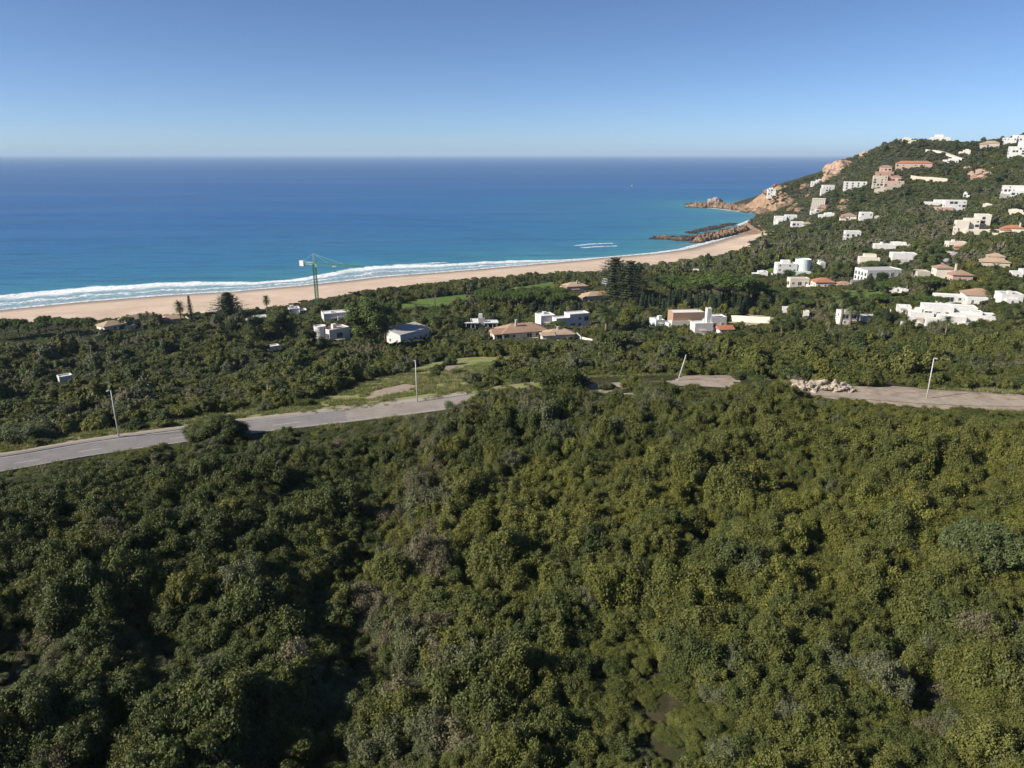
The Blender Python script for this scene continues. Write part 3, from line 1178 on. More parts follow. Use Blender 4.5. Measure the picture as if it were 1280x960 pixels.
    nt.links.new(bp.outputs[0], gl.inputs['Normal'])
    mx = N(nt, 'ShaderNodeMixShader')
    nt.links.new(math_n(nt, 'MULTIPLY', math_n(nt, 'SUBTRACT', 1.0, foam), SEA_GLOSS), mx.inputs[0])
    nt.links.new(di.outputs[0], mx.inputs[1])
    nt.links.new(gl.outputs[0], mx.inputs[2])
    nt.links.new(mx.outputs[0], out.inputs[0])
    me.materials.append(m)
    o = link('sea', me)
    o['kind'] = 'structure'


SEA_STOPS = [(0.0, (0.16, 0.24, 0.25)), (0.16, (0.050, 0.235, 0.29)), (0.30, (0.024, 0.158, 0.30)), (0.5, (0.020, 0.118, 0.31)), (0.75, (0.024, 0.108, 0.31)), (1.0, (0.028, 0.105, 0.30))]
SEA_GLOSS = 0.17

build_ground()
build_sea()


# ------------------------------------------------------------------ road, kerb, footpath, markings
def strip(name, o0, o1, dz, mat, i0=0, i1=None, thick=0.0, kind='structure', flat_z=True):
    """a ribbon between two offsets from the road centreline (positive = far side)"""
    i1 = len(road) if i1 is None else i1
    P = road[i0:i1]
    Z = road_z[i0:i1]
    T = np.gradient(P, axis=0)
    T /= np.linalg.norm(T, axis=1, keepdims=True)
    Nn = np.c_[-T[:, 1], T[:, 0]]
    A = P + Nn * o0
    B = P + Nn * o1
    n = len(P)
    V = np.concatenate([np.c_[A, Z + dz], np.c_[B, Z + dz]])
    faces = [[i, i + 1, n + i + 1, n + i][::-1] for i in range(n - 1)]
    if thick:
        V = np.concatenate([V, V - np.array([0, 0, thick])])
        m_ = 2 * n
        faces += [[i, m_ + i, m_ + i + 1, i + 1][::-1] for i in range(n - 1)]
        faces += [[n + i, n + i + 1, m_ + n + i + 1, m_ + n + i][::-1] for i in range(n - 1)]
    # faces looking up
    me = mesh_from(name, V, faces, [mat], True)
    bm = bmesh.new()
    bm.from_mesh(me)
    bmesh.ops.recalc_face_normals(bm, faces=bm.faces)
    up = sum(f.normal.z * f.calc_area() for f in bm.faces)
    if up < 0:
        bmesh.ops.reverse_faces(bm, faces=bm.faces)
    bm.to_mesh(me)
    bm.free()
    o = link(name, me)
    if kind:
        o['kind'] = kind
    return o


def asphalt(name, a, b, dust):
    m, nt, out = new_mat(name)
    P = pos(nt)
    c = mixc(nt, maprange(nt, noise_n(nt, 0.25, 6, 0.65, P), 0.3, 0.7), a, b)
    c = mixc(nt, math_n(nt, 'MULTIPLY', maprange(nt, noise_n(nt, 0.12, 5, 0.65, P), 0.5, 0.66), 0.5), c, dust)
    c = mixc(nt, math_n(nt, 'MULTIPLY', maprange(nt, noise_n(nt, 0.8, 6, 0.75, P, 1.5), 0.58, 0.64), 0.6), c, (0.075, 0.07, 0.065))
    principled(nt, out, c, 0.9, 0.2, bump=noise_n(nt, 6, 4, 0.6, P), bstr=0.25, bdist=0.04)
    return m


def idx_at(px):
    q, _, _ = project(road[:, 0], road[:, 1], road_z)
    return int(np.argmin(np.abs(q - px)))


i435 = idx_at(437)
i985 = idx_at(606)
M['asphalt'] = asphalt('worn_asphalt', (0.17, 0.16, 0.155), (0.225, 0.21, 0.205), (0.27, 0.23, 0.19))
M['asphalt_pale'] = asphalt('dusty_pale_asphalt', (0.215, 0.19, 0.17), (0.28, 0.25, 0.22), (0.33, 0.28, 0.235))
M['dusty'] = asphalt('dusty_track', (0.22, 0.185, 0.145), (0.36, 0.305, 0.24), (0.44, 0.375, 0.295))
M['path'] = plain('dusty_footpath', (0.33, 0.285, 0.23), 0.2, 0.5)
strip('road', -3.4, 3.4, 0.02, M['asphalt'], 0, i435 + 1)
strip('road', -3.4, 3.4, 0.02, M['asphalt_pale'], i435, i985 + 1)
strip('track', -1.5, 2.0, 0.02, M['dusty'], i985)
strip('kerb', 3.4, 3.65, 0.15, M['kerb'], 0, i985, thick=0.3)
strip('kerb', -3.65, -3.4, 0.15, M['kerb'], 0, i985, thick=0.3)
strip('footpath', 3.65, 5.1, 0.14, M['path'], 0, i985, thick=0.3)
for a in range(8, i435 - 2, 6):
    strip('lane_marking', -0.75, -0.6, 0.026, M['line_white'], a, a + 3)
strip('edge_line', 2.95, 3.07, 0.026, M['line_white'], 0, i435 - 1)


# ------------------------------------------------------------------ rocks
def rock_mat(name, a, b, c3, s=0.15):
    m, nt, out = new_mat(name)
    P = pos(nt)
    c = mixc(nt, maprange(nt, noise_n(nt, s, 8, 0.7, P), 0.32, 0.68), a, b)
    c = mixc(nt, maprange(nt, noise_n(nt, s * 0.3, 5, 0.6, P), 0.5, 0.62), c, c3)
    sp = N(nt, 'ShaderNodeSeparateXYZ')
    nt.links.new(P, sp.inputs[0])
    tide = maprange(nt, math_n(nt, 'MULTIPLY_ADD', noise_n(nt, 0.3, 5, 0.6, P), -2.4, sp.outputs[2]), -0.9, 1.1)
    c = mixc(nt, tide, (0.035, 0.031, 0.028), c)          # wet, weed-dark band above the water
    cr = N(nt, 'ShaderNodeTexVoronoi', feature='DISTANCE_TO_EDGE')
    cr.inputs['Scale'].default_value = s * 1.1
    wv = N(nt, 'ShaderNodeVectorMath', operation='ADD')
    nz = N(nt, 'ShaderNodeTexNoise')
    nz.inputs['Scale'].default_value = s * 1.5
    nz.inputs['Detail'].default_value = 5
    nt.links.new(P, nz.inputs['Vector'])
    sc_ = N(nt, 'ShaderNodeVectorMath', operation='SCALE')
    sc_.inputs['Scale'].default_value = 9.0
    nt.links.new(nz.outputs['Color'], sc_.inputs[0])
    nt.links.new(P, wv.inputs[0])
    nt.links.new(sc_.outputs[0], wv.inputs[1])
    nt.links.new(wv.outputs[0], cr.inputs['Vector'])
    crack = maprange(nt, cr.outputs['Distance'], 0.0, 0.09)
    c = mixc(nt, math_n(nt, 'MULTIPLY_ADD', crack, -0.3, 0.3), c, (0.07, 0.05, 0.035))
    principled(nt, out, c, 0.9, 0.2, bump=math_n(nt, 'ADD', noise_n(nt, s * 4, 8, 0.75, P), crack), bstr=0.9, bdist=0.9)
    return m


M['rock_dark'] = rock_mat('wet_dark_rock', (0.04, 0.036, 0.033), (0.13, 0.10, 0.078), (0.22, 0.145, 0.09))
M['rock_orange'] = rock_mat('ochre_rock', (0.16, 0.105, 0.065), (0.36, 0.235, 0.145), (0.24, 0.17, 0.12))
M['rock_pink'] = rock_mat('pale_pink_rock', (0.34, 0.22, 0.15), (0.50, 0.35, 0.25), (0.40, 0.28, 0.20), 0.08)
M['rock_grey'] = rock_mat('pale_grey_rock', (0.30, 0.25, 0.22), (0.42, 0.37, 0.33), (0.34, 0.28, 0.24))


def ridged(x, y, o=4, seed=0):
    s = 0
    a = .5
    for k in range(o):
        s = s + a * (1 - np.abs(2 * vnoise(x * 2 ** k, y * 2 ** k, seed + k) - 1))
        a *= .5
    return s


def reef(name, path_px, width, hmax, mat, step=1.3, seed=0, taper=True):
    W = [at_z(a, b, 0) for a, b in path_px]
    xs = [w[0] for w in W]
    ys = [w[1] for w in W]
    X, Y = np.meshgrid(np.arange(min(xs) - width - 4, max(xs) + width + 4, step), np.arange(min(ys) - width * 1.6 - 4, max(ys) + width * 1.6 + 4, step))
    d = poly_dist(X, Y, W)
    k = 1 - sstep(width * 0.25, width, d + (fbm(X / 9, Y / 9, 3, seed) - .5) * width * 0.9)
    Z = -1.2 + k * (ridged(X / 7, Y / 7, 5, seed) ** 1.6) * hmax * 1.5 + k * 0.6
    Z += (vnoise(X * .9, Y * .9, seed + 3) - .5) * 1.0 * k
    ny, nx = X.shape
    V = np.stack([X, Y, Z], -1).reshape(-1, 3)
    i, j = np.meshgrid(np.arange(ny - 1), np.arange(nx - 1), indexing='ij')
    Fq = np.stack([i * nx + j, i * nx + j + 1, (i + 1) * nx + j + 1, (i + 1) * nx + j], -1).reshape(-1, 4)
    zz = Z.reshape(-1)
    Fq = Fq[zz[Fq].max(1) > -0.7]
    me = mesh_from(name, V, Fq, [mat])
    bm = bmesh.new()
    bm.from_mesh(me)
    bmesh.ops.delete(bm, geom=[v for v in bm.verts if not v.link_faces], context='VERTS')
    bm.to_mesh(me)
    bm.free()
    o = link(name, me)
    o['kind'] = 'structure'
    return o


reef('rocky_reef', [(824, 298), (850, 300), (880, 297), (905, 292), (925, 287)], 15, 4.5, M['rock_dark'], seed=3)
reef('rocky_reef', [(868, 303), (900, 296), (930, 288)], 9, 6.5, M['rock_orange'], seed=8)
reef('rocky_reef', [(865, 291), (895, 284), (915, 280)], 14, 2.2, M['rock_dark'], seed=5)
reef('rocky_spur', [(872, 259), (895, 259), (925, 262), (945, 265), (962, 267)], 24, 9, M['rock_orange'], 2.0, seed=21)
reef('rocky_spur', [(866, 256), (885, 258), (905, 260)], 22, 4, M['rock_dark'], 2.0, seed=25)


def lump(name, loc, sx, sy, sz, mat, seed, sub=4, rough=0.35, parent=None):
    V, Fc = ico(sub)
    v = V.copy()
    out_ = []
    for p in v:
        q = Vector(p) * 1.3 + Vector((seed * 3.1, seed, 0))
        k = 1 + rough * (mnoise.fractal(q, 1.0, 2.0, 5) * 0.8 + (abs(mnoise.noise(q * 2.2)) - .2) * .6)
        out_.append((p[0] * sx * k, p[1] * sy * k, p[2] * sz * k))
    return link(name, mesh_from(name, out_, Fc, [mat], False), parent, loc)


def scale_at(px, py, t=None):
    x, y, z, tt = ground(px, py)
    dep = y * CP - (z - CAMZ) * SP
    return x, y, z, dep / F


X_, Y_, Z_ = at_t(893, 256, 1330)
o = lump('boulder', (X_, Y_, 4), 13, 11, 11, M['rock_grey'], 2)
tag(o, 'big rounded pale boulder standing on the tip of the rocky spur', 'boulder')
for nm, px, py, t, sx, sy, sz, lab in [('rock_outcrop', 1052, 219, 1060, 27, 20, 21, 'bare pinkish rock dome below the skyline at the seaward end of the hill'),
                                       ('cliff', 985, 264, 1085, 17, 9, 9, 'ochre cliff face at the foot of the headland above the cove'),
                                       ('cliff', 955, 264, 1120, 14, 8, 7, 'low orange rock at the seaward foot of the headland'),
                                       ('rock_outcrop', 1079, 214, 1045, 8, 8, 7, 'small brown rock beside the bare pinkish dome')]:
    X_, Y_, Z_ = at_t(px, py, t)
    zz = h1(X_, Y_)
    tag(lump(nm, (X_, Y_, max(zz, 0) + sz * (.25 if nm == 'cliff' else -.45)), sx, sy, sz, M['rock_pink'] if nm == 'rock_outcrop' else M['rock_orange'], len(lab) % 9 + 1, 5, .32), lab, 'rock')

rk_rng = random.Random(4)
for k in range(30):
    if k < 20:
        px, py = rk_rng.uniform(958, 1062), rk_rng.uniform(232, 268)
        lab, gr = 'ochre boulder bedded in scrub on the headland slope', 'boulders on the headland slope'
    else:
        px, py = rk_rng.uniform(1208, 1242), rk_rng.uniform(204, 224)
        lab, gr = 'pinkish boulder in the scrub near the ruined pinkish house', 'pinkish boulders high on the right slope'
    x, y, z, s = scale_at(px, py)
    if z < 6:
        continue
    r_ = rk_rng.uniform(2.2, 5.5)
    tag(lump('boulder', (x, y, z + r_ * .3), r_ * rk_rng.uniform(1, 1.7), r_, r_ * rk_rng.uniform(.7, 1.1), M['rock_orange'] if k < 20 else M['rock_pink'], k + 3, 3, .4), lab, 'boulder', gr)

# rubble mound beside the road
x, y, z, s = scale_at(1020, 486)
mound = empty('rubble_mound', (x, y, z))
tag(mound, 'heap of pale broken concrete and earth beside the dirt track', 'rubble')
for q, (hx, hy, hs) in enumerate([(-3.4, .2, 1.0), (-1.2, .4, 1.35), (1.3, 0, 1.0), (3.6, -.6, 1.1), (5.8, -1.0, .75)]):
    lump('heap', (hx, hy, -.1), 2.1 * hs, 1.5 * hs, 1.25 * hs, M['rubble'], 5 + q, 5, 0.95, mound)
for k in range(46):
    a = MB()
    w, d_, hh = random.uniform(.3, 1.0), random.uniform(.2, .7), random.uniform(.12, .35)
    a.box(-w / 2, w / 2, -d_ / 2, d_ / 2, -hh / 2, hh / 2)
    q = a.build('concrete_chunk', M['rubble'], mound, (random.uniform(-4.8, 6.0), random.uniform(-2.2, 1.2), random.uniform(.3, 1.25)))
    q.rotation_euler = (random.uniform(-.7, .7), random.uniform(-.7, .7), random.uniform(0, 3))
# ------------------------------------------------------------------ houses
FOOT = []
HOUSES = []      # (x, y, radius, px0, px1, ytop, ybase, short)


def wall_mesh(w, d, H, low, parapet):
    """box of walls, open top with a parapet when flat roofed; origin at the block's centre on the ground"""
    x, y = w / 2, d / 2
    if not parapet:
        return MB().box(-x, x, -y, y, -low, H)
    t, q = 0.28, 0.42
    mb = MB()
    o_ = [(-x, -y), (x, -y), (x, y), (-x, y)]
    i_ = [(-x + t, -y + t), (x - t, -y + t), (x - t, y - t), (-x + t, y - t)]
    P = [(a, b, -low) for a, b in o_] + [(a, b, H) for a, b in o_] + [(a, b, H) for a, b in i_] + [(a, b, H - q) for a, b in i_]
    fs = []
    for k in range(4):
        k2 = (k + 1) % 4
        fs += [[k, k2, 4 + k2, 4 + k], [4 + k, 4 + k2, 8 + k2, 8 + k], [8 + k, 8 + k2, 12 + k2, 12 + k]]
    return mb.poly(P, fs)


def hip_mesh(w, d, rise, over=0.55, gable=False):
    x, y = w / 2 + over, d / 2 + over
    mb = MB()
    if w >= d:
        r = 0 if not gable else y
        a, b = (-x + y - r, 0, rise), (x - y + r, 0, rise)
        if gable:
            a, b = (-x, 0, rise), (x, 0, rise)
        fs = [[0, 1, 5, 4], [2, 3, 4, 5], [1, 2, 5], [3, 0, 4]]
    else:
        a, b = (0, -y + x, rise), (0, y - x, rise)
        if gable:
            a, b = (0, -y, rise), (0, y, rise)
        fs = [[1, 2, 5, 4], [3, 0, 4, 5], [0, 1, 4], [2, 3, 5]]
    P = [(-x, -y, 0), (x, -y, 0), (x, y, 0), (-x, y, 0), a, b]
    P2 = [(p[0], p[1], p[2] - 0.18) for p in P[:4]]
    fs += [[0, 6, 7, 1][::-1], [1, 7, 8, 2][::-1], [2, 8, 9, 3][::-1], [3, 9, 6, 0][::-1], [9, 8, 7, 6]]
    return mb.poly(P + P2, [f for f in fs])


def window(parent, x, y, z, w, h, face, near):
    """face: 'f' front, 'l' left, 'r' right; origin on the wall surface"""
    def put(mb, x0, x1, z0, z1, p0, p1):
        if face == 'f':
            mb.box(x0, x1, -p1, -p0, z0, z1)
        elif face == 'l':
            mb.box(-p1, -p0, x0, x1, z0, z1)
        else:
            mb.box(p0, p1, x0, x1, z0, z1)
    if near:
        fr = MB()
        put(fr, -w / 2 - .09, -w / 2, -h / 2, h / 2, -0.05, 0.07)
        put(fr, w / 2, w / 2 + .09, -h / 2, h / 2, -0.05, 0.07)
        put(fr, -w / 2 - .09, w / 2 + .09, h / 2, h / 2 + .09, -0.05, 0.075)
        put(fr, -w / 2 - .18, w / 2 + .18, -h / 2 - .1, -h / 2, -0.05, 0.14)
        put(fr, -.03, .03, -h / 2, h / 2, -0.05, 0.06)
        o = fr.build('window', M['slab_white'], parent, (x, y, z))
        pn = MB()
        put(pn, -w / 2, -.03, -h / 2, h / 2, -0.05, 0.02)
        put(pn, .03, w / 2, -h / 2, h / 2, -0.05, 0.02)
        pn.build('pane', M['glass'], o)
    else:
        pn = MB()
        put(pn, -w / 2, w / 2, -h / 2, h / 2, -0.05, 0.03)
        pn.build('window', M['glass'], parent, (x, y, z))


ROOFMAT = {'f': 'slab_white', 'fb': 'slab_beige', 'fg': 'slab_grey', 'fp': 'slab_pink', 't': 'tile', 'tr': 'tile_red', 'tt': 'tile_tan', 'g': 'tile', 'gr': 'tile_red', 'gt': 'tile_tan', 's': 'slab_grey'}


def villa(label, short, px, py, yaw, blocks, wall='white', t=None, name='villa', win=1.0, chim=None, split=True):
    """blocks: (x0, x1, ytop, oy, depth, roof[, wall, windows]) - x in photo pixels, ytop where the front wall ends; depths in metres"""
    if split and len(blocks) == 1 and name == 'villa' and len(blocks[0]) <= 7:
        # a house of one outline still steps: main volume, lower wing, roof volume
        x0, x1, yt, oy, d = blocks[0][:5]
        rf = blocks[0][5]
        ex = tuple(blocks[0][6:7])
        ww_, hh_ = x1 - x0, py - yt
        if rf[0] == 'f':
            if random.random() < .5:
                blocks = [(x0, x0 + .62 * ww_, yt, oy, d, rf) + ex, (x0 + .56 * ww_, x1, yt + .32 * hh_, oy - 1.2, d * .8, rf) + ex]
                up = (x0 + .12 * ww_, x0 + .42 * ww_)
            else:
                blocks = [(x0 + .36 * ww_, x1, yt, oy, d, rf) + ex, (x0, x0 + .45 * ww_, yt + .3 * hh_, oy - 1.4, d * .8, rf) + ex]
                up = (x0 + .55 * ww_, x0 + .85 * ww_)
            blocks.append(up + (yt - .16 * hh_, oy + d * .45, d * .45, rf) + (ex or (None,)) + (0,))
        elif rf[0] == 't' and ww_ > 14:
            blocks = blocks + [(x0 - .12 * ww_, x0 + .3 * ww_, yt + .3 * hh_, oy - 2.2, d * .6, 'g' + rf[1:]) + ex]
    if t is None:
        x, y, z, tt = ground(px, py)
    else:
        x, y, _ = at_t(px, py, t)
        z = h1(x, y)
    dep = y * CP - (z - CAMZ) * SP
    s = dep / F
    base = -math.atan2(x, y)
    o = empty(name, (x, y, z), base + R(yaw))
    tag(o, label, 'house')
    sd = (CAMZ - z) / max(1.0, math.hypot(x, y))
    cd = math.cos(math.atan(sd))
    cy, sy = math.cos(R(yaw)), math.sin(R(yaw))
    rr = 2
    blocks_h = []
    near = s < 0.52
    rects = []
    FOOT.append((x, y, base + R(yaw), rects))
    for bi, b in enumerate(blocks):
        x0, x1, yt, oy, d, roof = b[:6]
        wm = M[b[6]] if len(b) > 6 and b[6] else M[wall]
        wn = b[7] if len(b) > 7 else win
        w = (x1 - x0) * s
        cx = ((x0 + x1) / 2 - px) * s
        H = max(2.3, (py - yt) * s / cd - (oy - d * 0.0) * sd)
        w += 0.013 * (bi % 5)
        d += 0.017 * (bi % 4)
        if abs(yaw) > 20:                 # the two visible faces share the projected width
            w = (x1 - x0) * s / (abs(cy) + abs(sy) * d / max(w, 1e-3)) if False else max(2.0, ((x1 - x0) * s - d * abs(sy)) / abs(cy))
        lx = cx * cy + (oy + d / 2) * sy      # blocks keep their place in the picture's axes, then turn with the house
        ly = -cx * sy + (oy + d / 2) * cy
        rr = max(rr, abs(cx) + w / 2, abs(oy) + d)
        rects.append((lx, ly, w / 2, d / 2))
        flat = roof[0] == 'f'
        blocks_h.append(H)
        wo = wall_mesh(w, d, H, 3.0, flat).build('walls', wm, o, (lx, ly, 0))
        rm = M[ROOFMAT[roof]]
        if flat:
            MB().box(-w / 2 + .285, w / 2 - .285, -d / 2 + .285, d / 2 - .285, H - .46, H - .36).build('roof', rm, o, (lx, ly, 0))
        elif roof == 's':
            e = 0.3
            p = [(-w / 2 - e, -d / 2 - e, H - .05), (w / 2 + e, -d / 2 - e, H - .05), (w / 2 + e, d / 2 + e, H + d * .16), (-w / 2 - e, d / 2 + e, H + d * .16)]
            p += [(a, b_, c - .18) for a, b_, c in p]
            MB().poly(p, [[0, 1, 2, 3], [7, 6, 5, 4], [0, 4, 5, 1], [1, 5, 6, 2], [2, 6, 7, 3], [3, 7, 4, 0]]).build('roof', rm, o, (lx, ly, 0))
            e0 = w / 2 - .01
            for sgn in (-1, 1):
                q = [(sgn * e0, -d / 2, H - .1), (sgn * e0, d / 2, H - .1), (sgn * e0, d / 2, H + d * .16 - .2), (sgn * (e0 - .2), -d / 2, H - .1), (sgn * (e0 - .2), d / 2, H - .1), (sgn * (e0 - .2), d / 2, H + d * .16 - .2)]
                MB().poly(q, [[0, 1, 2], [5, 4, 3], [1, 4, 5, 2], [0, 2, 5, 3]]).build('gable', wm, o, (lx, ly, 0))
        else:
            rise = min(w, d) * (0.24 if roof[0] == 't' else 0.26)
            hip_mesh(w, d, rise, gable=roof[0] == 'g').build('roof', rm, o, (lx, ly, H + .02))
            if roof[0] == 'g':
                p = ([(-w / 2 + .02, -d / 2, H), (-w / 2 + .02, d / 2, H), (-w / 2 + .02, 0, H + rise - .25), (w / 2 - .02, -d / 2, H), (w / 2 - .02, d / 2, H), (w / 2 - .02, 0, H + rise - .25)]
                     if w >= d else
                     [(-w / 2, -d / 2 + .02, H), (w / 2, -d / 2 + .02, H), (0, -d / 2 + .02, H + rise - .25), (-w / 2, d / 2 - .02, H), (w / 2, d / 2 - .02, H), (0, d / 2 - .02, H + rise - .25)])
                MB().poly(p, [[0, 1, 2], [3, 5, 4]]).build('gable', wm, o, (lx, ly, 0))
        # openings
        floors = max(1, int((H + .3) / 2.9))
        pw = .72 if near else .45
        for face, width in (('f', w), ('l', d), ('r', d)):
            n = int(width / 3.2)
            if wn <= 0 or n < 1:
                continue
            if face == 'f' and wn >= 2:
                n = int(wn)
            for fl in range(floors):
                zc = 1.45 + fl * 2.9
                if zc + .9 > H:
                    continue
                for k in range(n):
                    if wn < 2 and random.random() > pw * wn:
                        continue
                    u = (k + .5) / n * width - width / 2
                    ww = min(random.choice([0.9, 1.1, 1.4, 2.2, 2.9]), width / n * .85) if wn < 2 else min(1.9, width / n * .55)
                    hh = (2.1 if ww > 1.8 else random.choice([1.1, 1.2, 1.9])) if wn < 2 else 2.0
                    p = {'f': (lx + u, ly - d / 2), 'l': (lx - w / 2, ly + u), 'r': (lx + w / 2, ly + u)}[face]
                    window(o, p[0], p[1], zc if hh < 1.5 else zc - .3, ww, hh, face, near)
    if chim:
        for cpx, cyt in chim:
            cx = (cpx - px) * s
            q = MB().box(-.4, .4, -.4, .4, -3, 0.6)
            q.box(-.5, .5, -.5, .5, 0.6, 0.75)
            q.build('chimney', M[wall], o, (cx * cy + 3 * sy, -cx * sy + 3 * cy, (py - cyt) * s / cd - 3 * sd - .6))
    xs0 = min(b[0] for b in blocks)
    xs1 = max(b[1] for b in blocks)
    # garden wall, roof box and water tank: the small things around a villa
    if name == 'villa' and s < .62:
        lx0, ly0, hw, hd = rects[0]
        H0 = blocks_h[0]
        if blocks[0][5][0] == 'f' and random.random() < .7:
            MB().box(-.9, .9, -.8, .8, H0 - .36, H0 + random.uniform(.5, 1.6)).build('roof_box', M[wall], o, (lx0 + hw * random.uniform(-.5, .5), ly0 + hd * random.uniform(-.2, .5), 0))
        gw = hw * random.uniform(.35, .8)
        sx = random.choice((-1, 1))
        MB().box(-gw, gw, -.12, .12, -3, random.uniform(.9, 1.7)).build('garden_wall', M[random.choice(('beige', 'cream', 'cream', wall))], o, (lx0 + sx * (hw + gw * .6), ly0 - hd - random.uniform(.5, 3), 0))
        MB().box(-hw * .7, hw * .7, -3.4, -.02, -3, .32).build('terrace', M['slab_beige'], o, (lx0, ly0 - hd, 0))
        if H0 > 3 and random.random() < .6:
            pg = MB()
            for gx in (-hw * .55, hw * .05):
                pg.box(gx - .1, gx + .1, -3.2, -3.0, .3, 2.55)
            pg.box(-hw * .65, hw * .15, -3.35, -3.15, 2.55, 2.72)
            for gk in range(7):
                gx = -hw * .62 + gk * hw * .12
                pg.box(gx - .06, gx + .06, -3.4, -.03, 2.73, 2.85)
            pg.build('pergola', M['wood'], o, (lx0, ly0 - hd, 0))
        if random.random() < .5:
            MB().box(-.12, .12, -3.5, 3.5, -3, random.uniform(.9, 1.7)).build('garden_wall', M['white'], o, (lx0 - sx * (hw + 2.5), ly0 + random.uniform(-2, 2), 0))
    HOUSES.append((x, y, rr, xs0, xs1, min(b[2] for b in blocks), py, short, s))
    return o


def cyl_part(o, name, mat, px, py, s, cxp, rpx, ytop, oy, yaw=0, n=28):
    """round tower of a house: an open-topped drum with a slab"""
    sd = (CAMZ - o.location.z) / math.hypot(o.location.x, o.location.y)
    r = rpx * s
    H = (py - ytop) * s - oy * sd
    cx = (cxp - px) * s
    cy_, sy_ = math.cos(R(yaw)), math.sin(R(yaw))
    V, fs = [], []
    for z, q in ((-3, r), (H, r), (H, r - .3), (H - .4, r - .3)):
        for k in range(n):
            a = 2 * math.pi * k / n
            V.append((q * math.cos(a), q * math.sin(a), z))
    for l in range(3):
        for k in range(n):
            k2 = (k + 1) % n
            fs.append([l * n + k, l * n + k2, (l + 1) * n + k2, (l + 1) * n + k])
    fs.append([3 * n + k for k in range(n)])
    return MB().poly(V, fs).build(name, mat, o, (cx * cy_ + (oy + r) * sy_, -cx * sy_ + (oy + r) * cy_, 0))


W = villa
# --- nearest row
W('white house with grey single slope roof and shaded blue white right wall', 'the grey roofed white house', 511, 428, 44,
  [(484, 537, 415, 0, 8.5, 's')])
o = W('white house with a rounded left corner and a pink roof terrace', 'the white house with rounded corner', 418, 431, 30,
      [(404, 438, 412, 0, 6.5, 'fp')], win=.4, split=False)
cyl_part(o, 'round_tower', M['white'], 418, 431, HOUSES[-1][8], 402, 7.5, 408, 0.5, 30)
W('low white house with beige roof terrace behind the rounded white house', 'the low beige roofed white house', 424, 403, 10,
  [(404, 447, 391, 1.5, 8, 'f'), (422, 442, 396, 0, 4, 'fb')])
o = W('flat roofed white pavilion with open columns and a grey centre wall', 'the white pavilion with columns', 604, 413, 0,
      [(598, 606, 398, 0.3, 4, 'fg', 'grey', 0), (588, 598, 401, 3, 5, 'f'), (607, 622, 403, 3, 5, 'f')])
s = HOUSES[-1][8]
for a, b in ((581, 599), (605, 623)):
    MB().box((a - 604) * s, (b - 604) * s, -1.2, 2.9, 3.55, 3.85).build('flat_roof', M['slab_white'], o)
for a in (583, 589, 594, 610, 616, 621):
    MB().box((a - 604) * s - .14, (a - 604) * s + .14, -0.9, -.62, -2, 3.55).build('column', M['white'], o)
W('tan house under a broad hipped terracotta roof with a pale chimney', 'the broad terracotta hipped house', 652, 424, 18,
  [(622, 682, 416, 0, 11.5, 't')], wall='cream', chim=[(645, 401)])
W('small annex with low tan hipped roof and pale chimney right of the terracotta house', 'the tan hipped annex', 698, 425, 14,
  [(681, 716, 419, 0, 7, 'tt')], wall='cream', chim=[(697, 409)])
W('stepped white modern villa with a long flat roofed wing in shade', 'the stepped white modern villa', 700, 411, 24,
  [(668, 694, 395, 2, 7.5, 'f', None, 0), (690, 712, 398, -.5, 5, 'f', None, .4), (705, 737, 392, 3, 6.5, 'f')])
W('grey roofed outbuilding with a pale blue wall left of the brown block house', 'the grey roofed outbuilding', 826, 411, 28,
  [(811, 842, 401, 0, 7, 'fg')], wall='mint', win=.5)
W('square block house with bare brown front wall and white parapet roof', 'the brown fronted block house', 857, 411, 20,
  [(836, 877, 391, 2, 8, 'f', 'brown', 0), (838, 862, 402, -.8, 2.6, 'fb', 'cream', .5)], wall='brown')
o = W('stepped white house with a slim chimney tower and small red tiled wing', 'the white house with chimney tower', 885, 420, 24,
      [(862, 890, 405, 0, 5.5, 'f', None, .3), (880, 906, 396, 4, 6, 'f'), (880.5, 886, 386, 2.5, 2.2, 'f', None, 0), (893, 915, 411, 0.5, 5, 'gr', None, .5)])
# --- behind, by the lawns
W('terracotta house with tan roof and pink walls under the dark pines', 'the pink house under the pines', 718, 366, 20,
  [(705, 732, 358, 0, 9, 'tt')], wall='pink', chim=[(721, 351)])
W('tan tiled house with shaded grey walls beside an ochre terrace', 'the tan tiled house by the ochre terrace', 740, 379, 26,
  [(727, 756, 370, 0, 8, 'tt')], wall='beige')
W('tiny white cube house above the ochre terrace beside the tall conifers', 'the tiny white cube house', 757, 359, 0, [(752, 763, 350, 0, 5, 'f')])
W('beige tiled beach house with white front wall at the edge of the sand', 'the beige tiled beach house', 140, 414, 24,
  [(124, 156, 407, 0, 8, 'tt'), (150, 182, 402, 8, 7, 'gt', 'beige')], wall='white', win=.8)
W('low tan roofed beach house beside the thin pine at the sand', 'the low tan beach house', 214, 405, 10, [(202, 228, 400, 0, 7, 'tt')], wall='beige')
W('small white shed alone in the scrub left of the road', 'the lone white shed', 82, 479, 10, [(75, 90, 472, 0, 3, 'f')], name='shed', win=.6)
W('low white house half hidden behind the big dark round tree', 'the half hidden white house', 322, 404, 12, [(310, 334, 397, 0, 7, 'f')])
W('white beach house with flat roof near the foot of the crane', 'the white house near the crane', 372, 394, 8, [(362, 383, 386, 0, 7, 'f')])
W('tiny white garden hut among dark trees left of the rounded house', 'the tiny white garden hut', 341, 440, 16, [(334, 349, 434, 0, 3.5, 'f')], name='hut', win=.6)
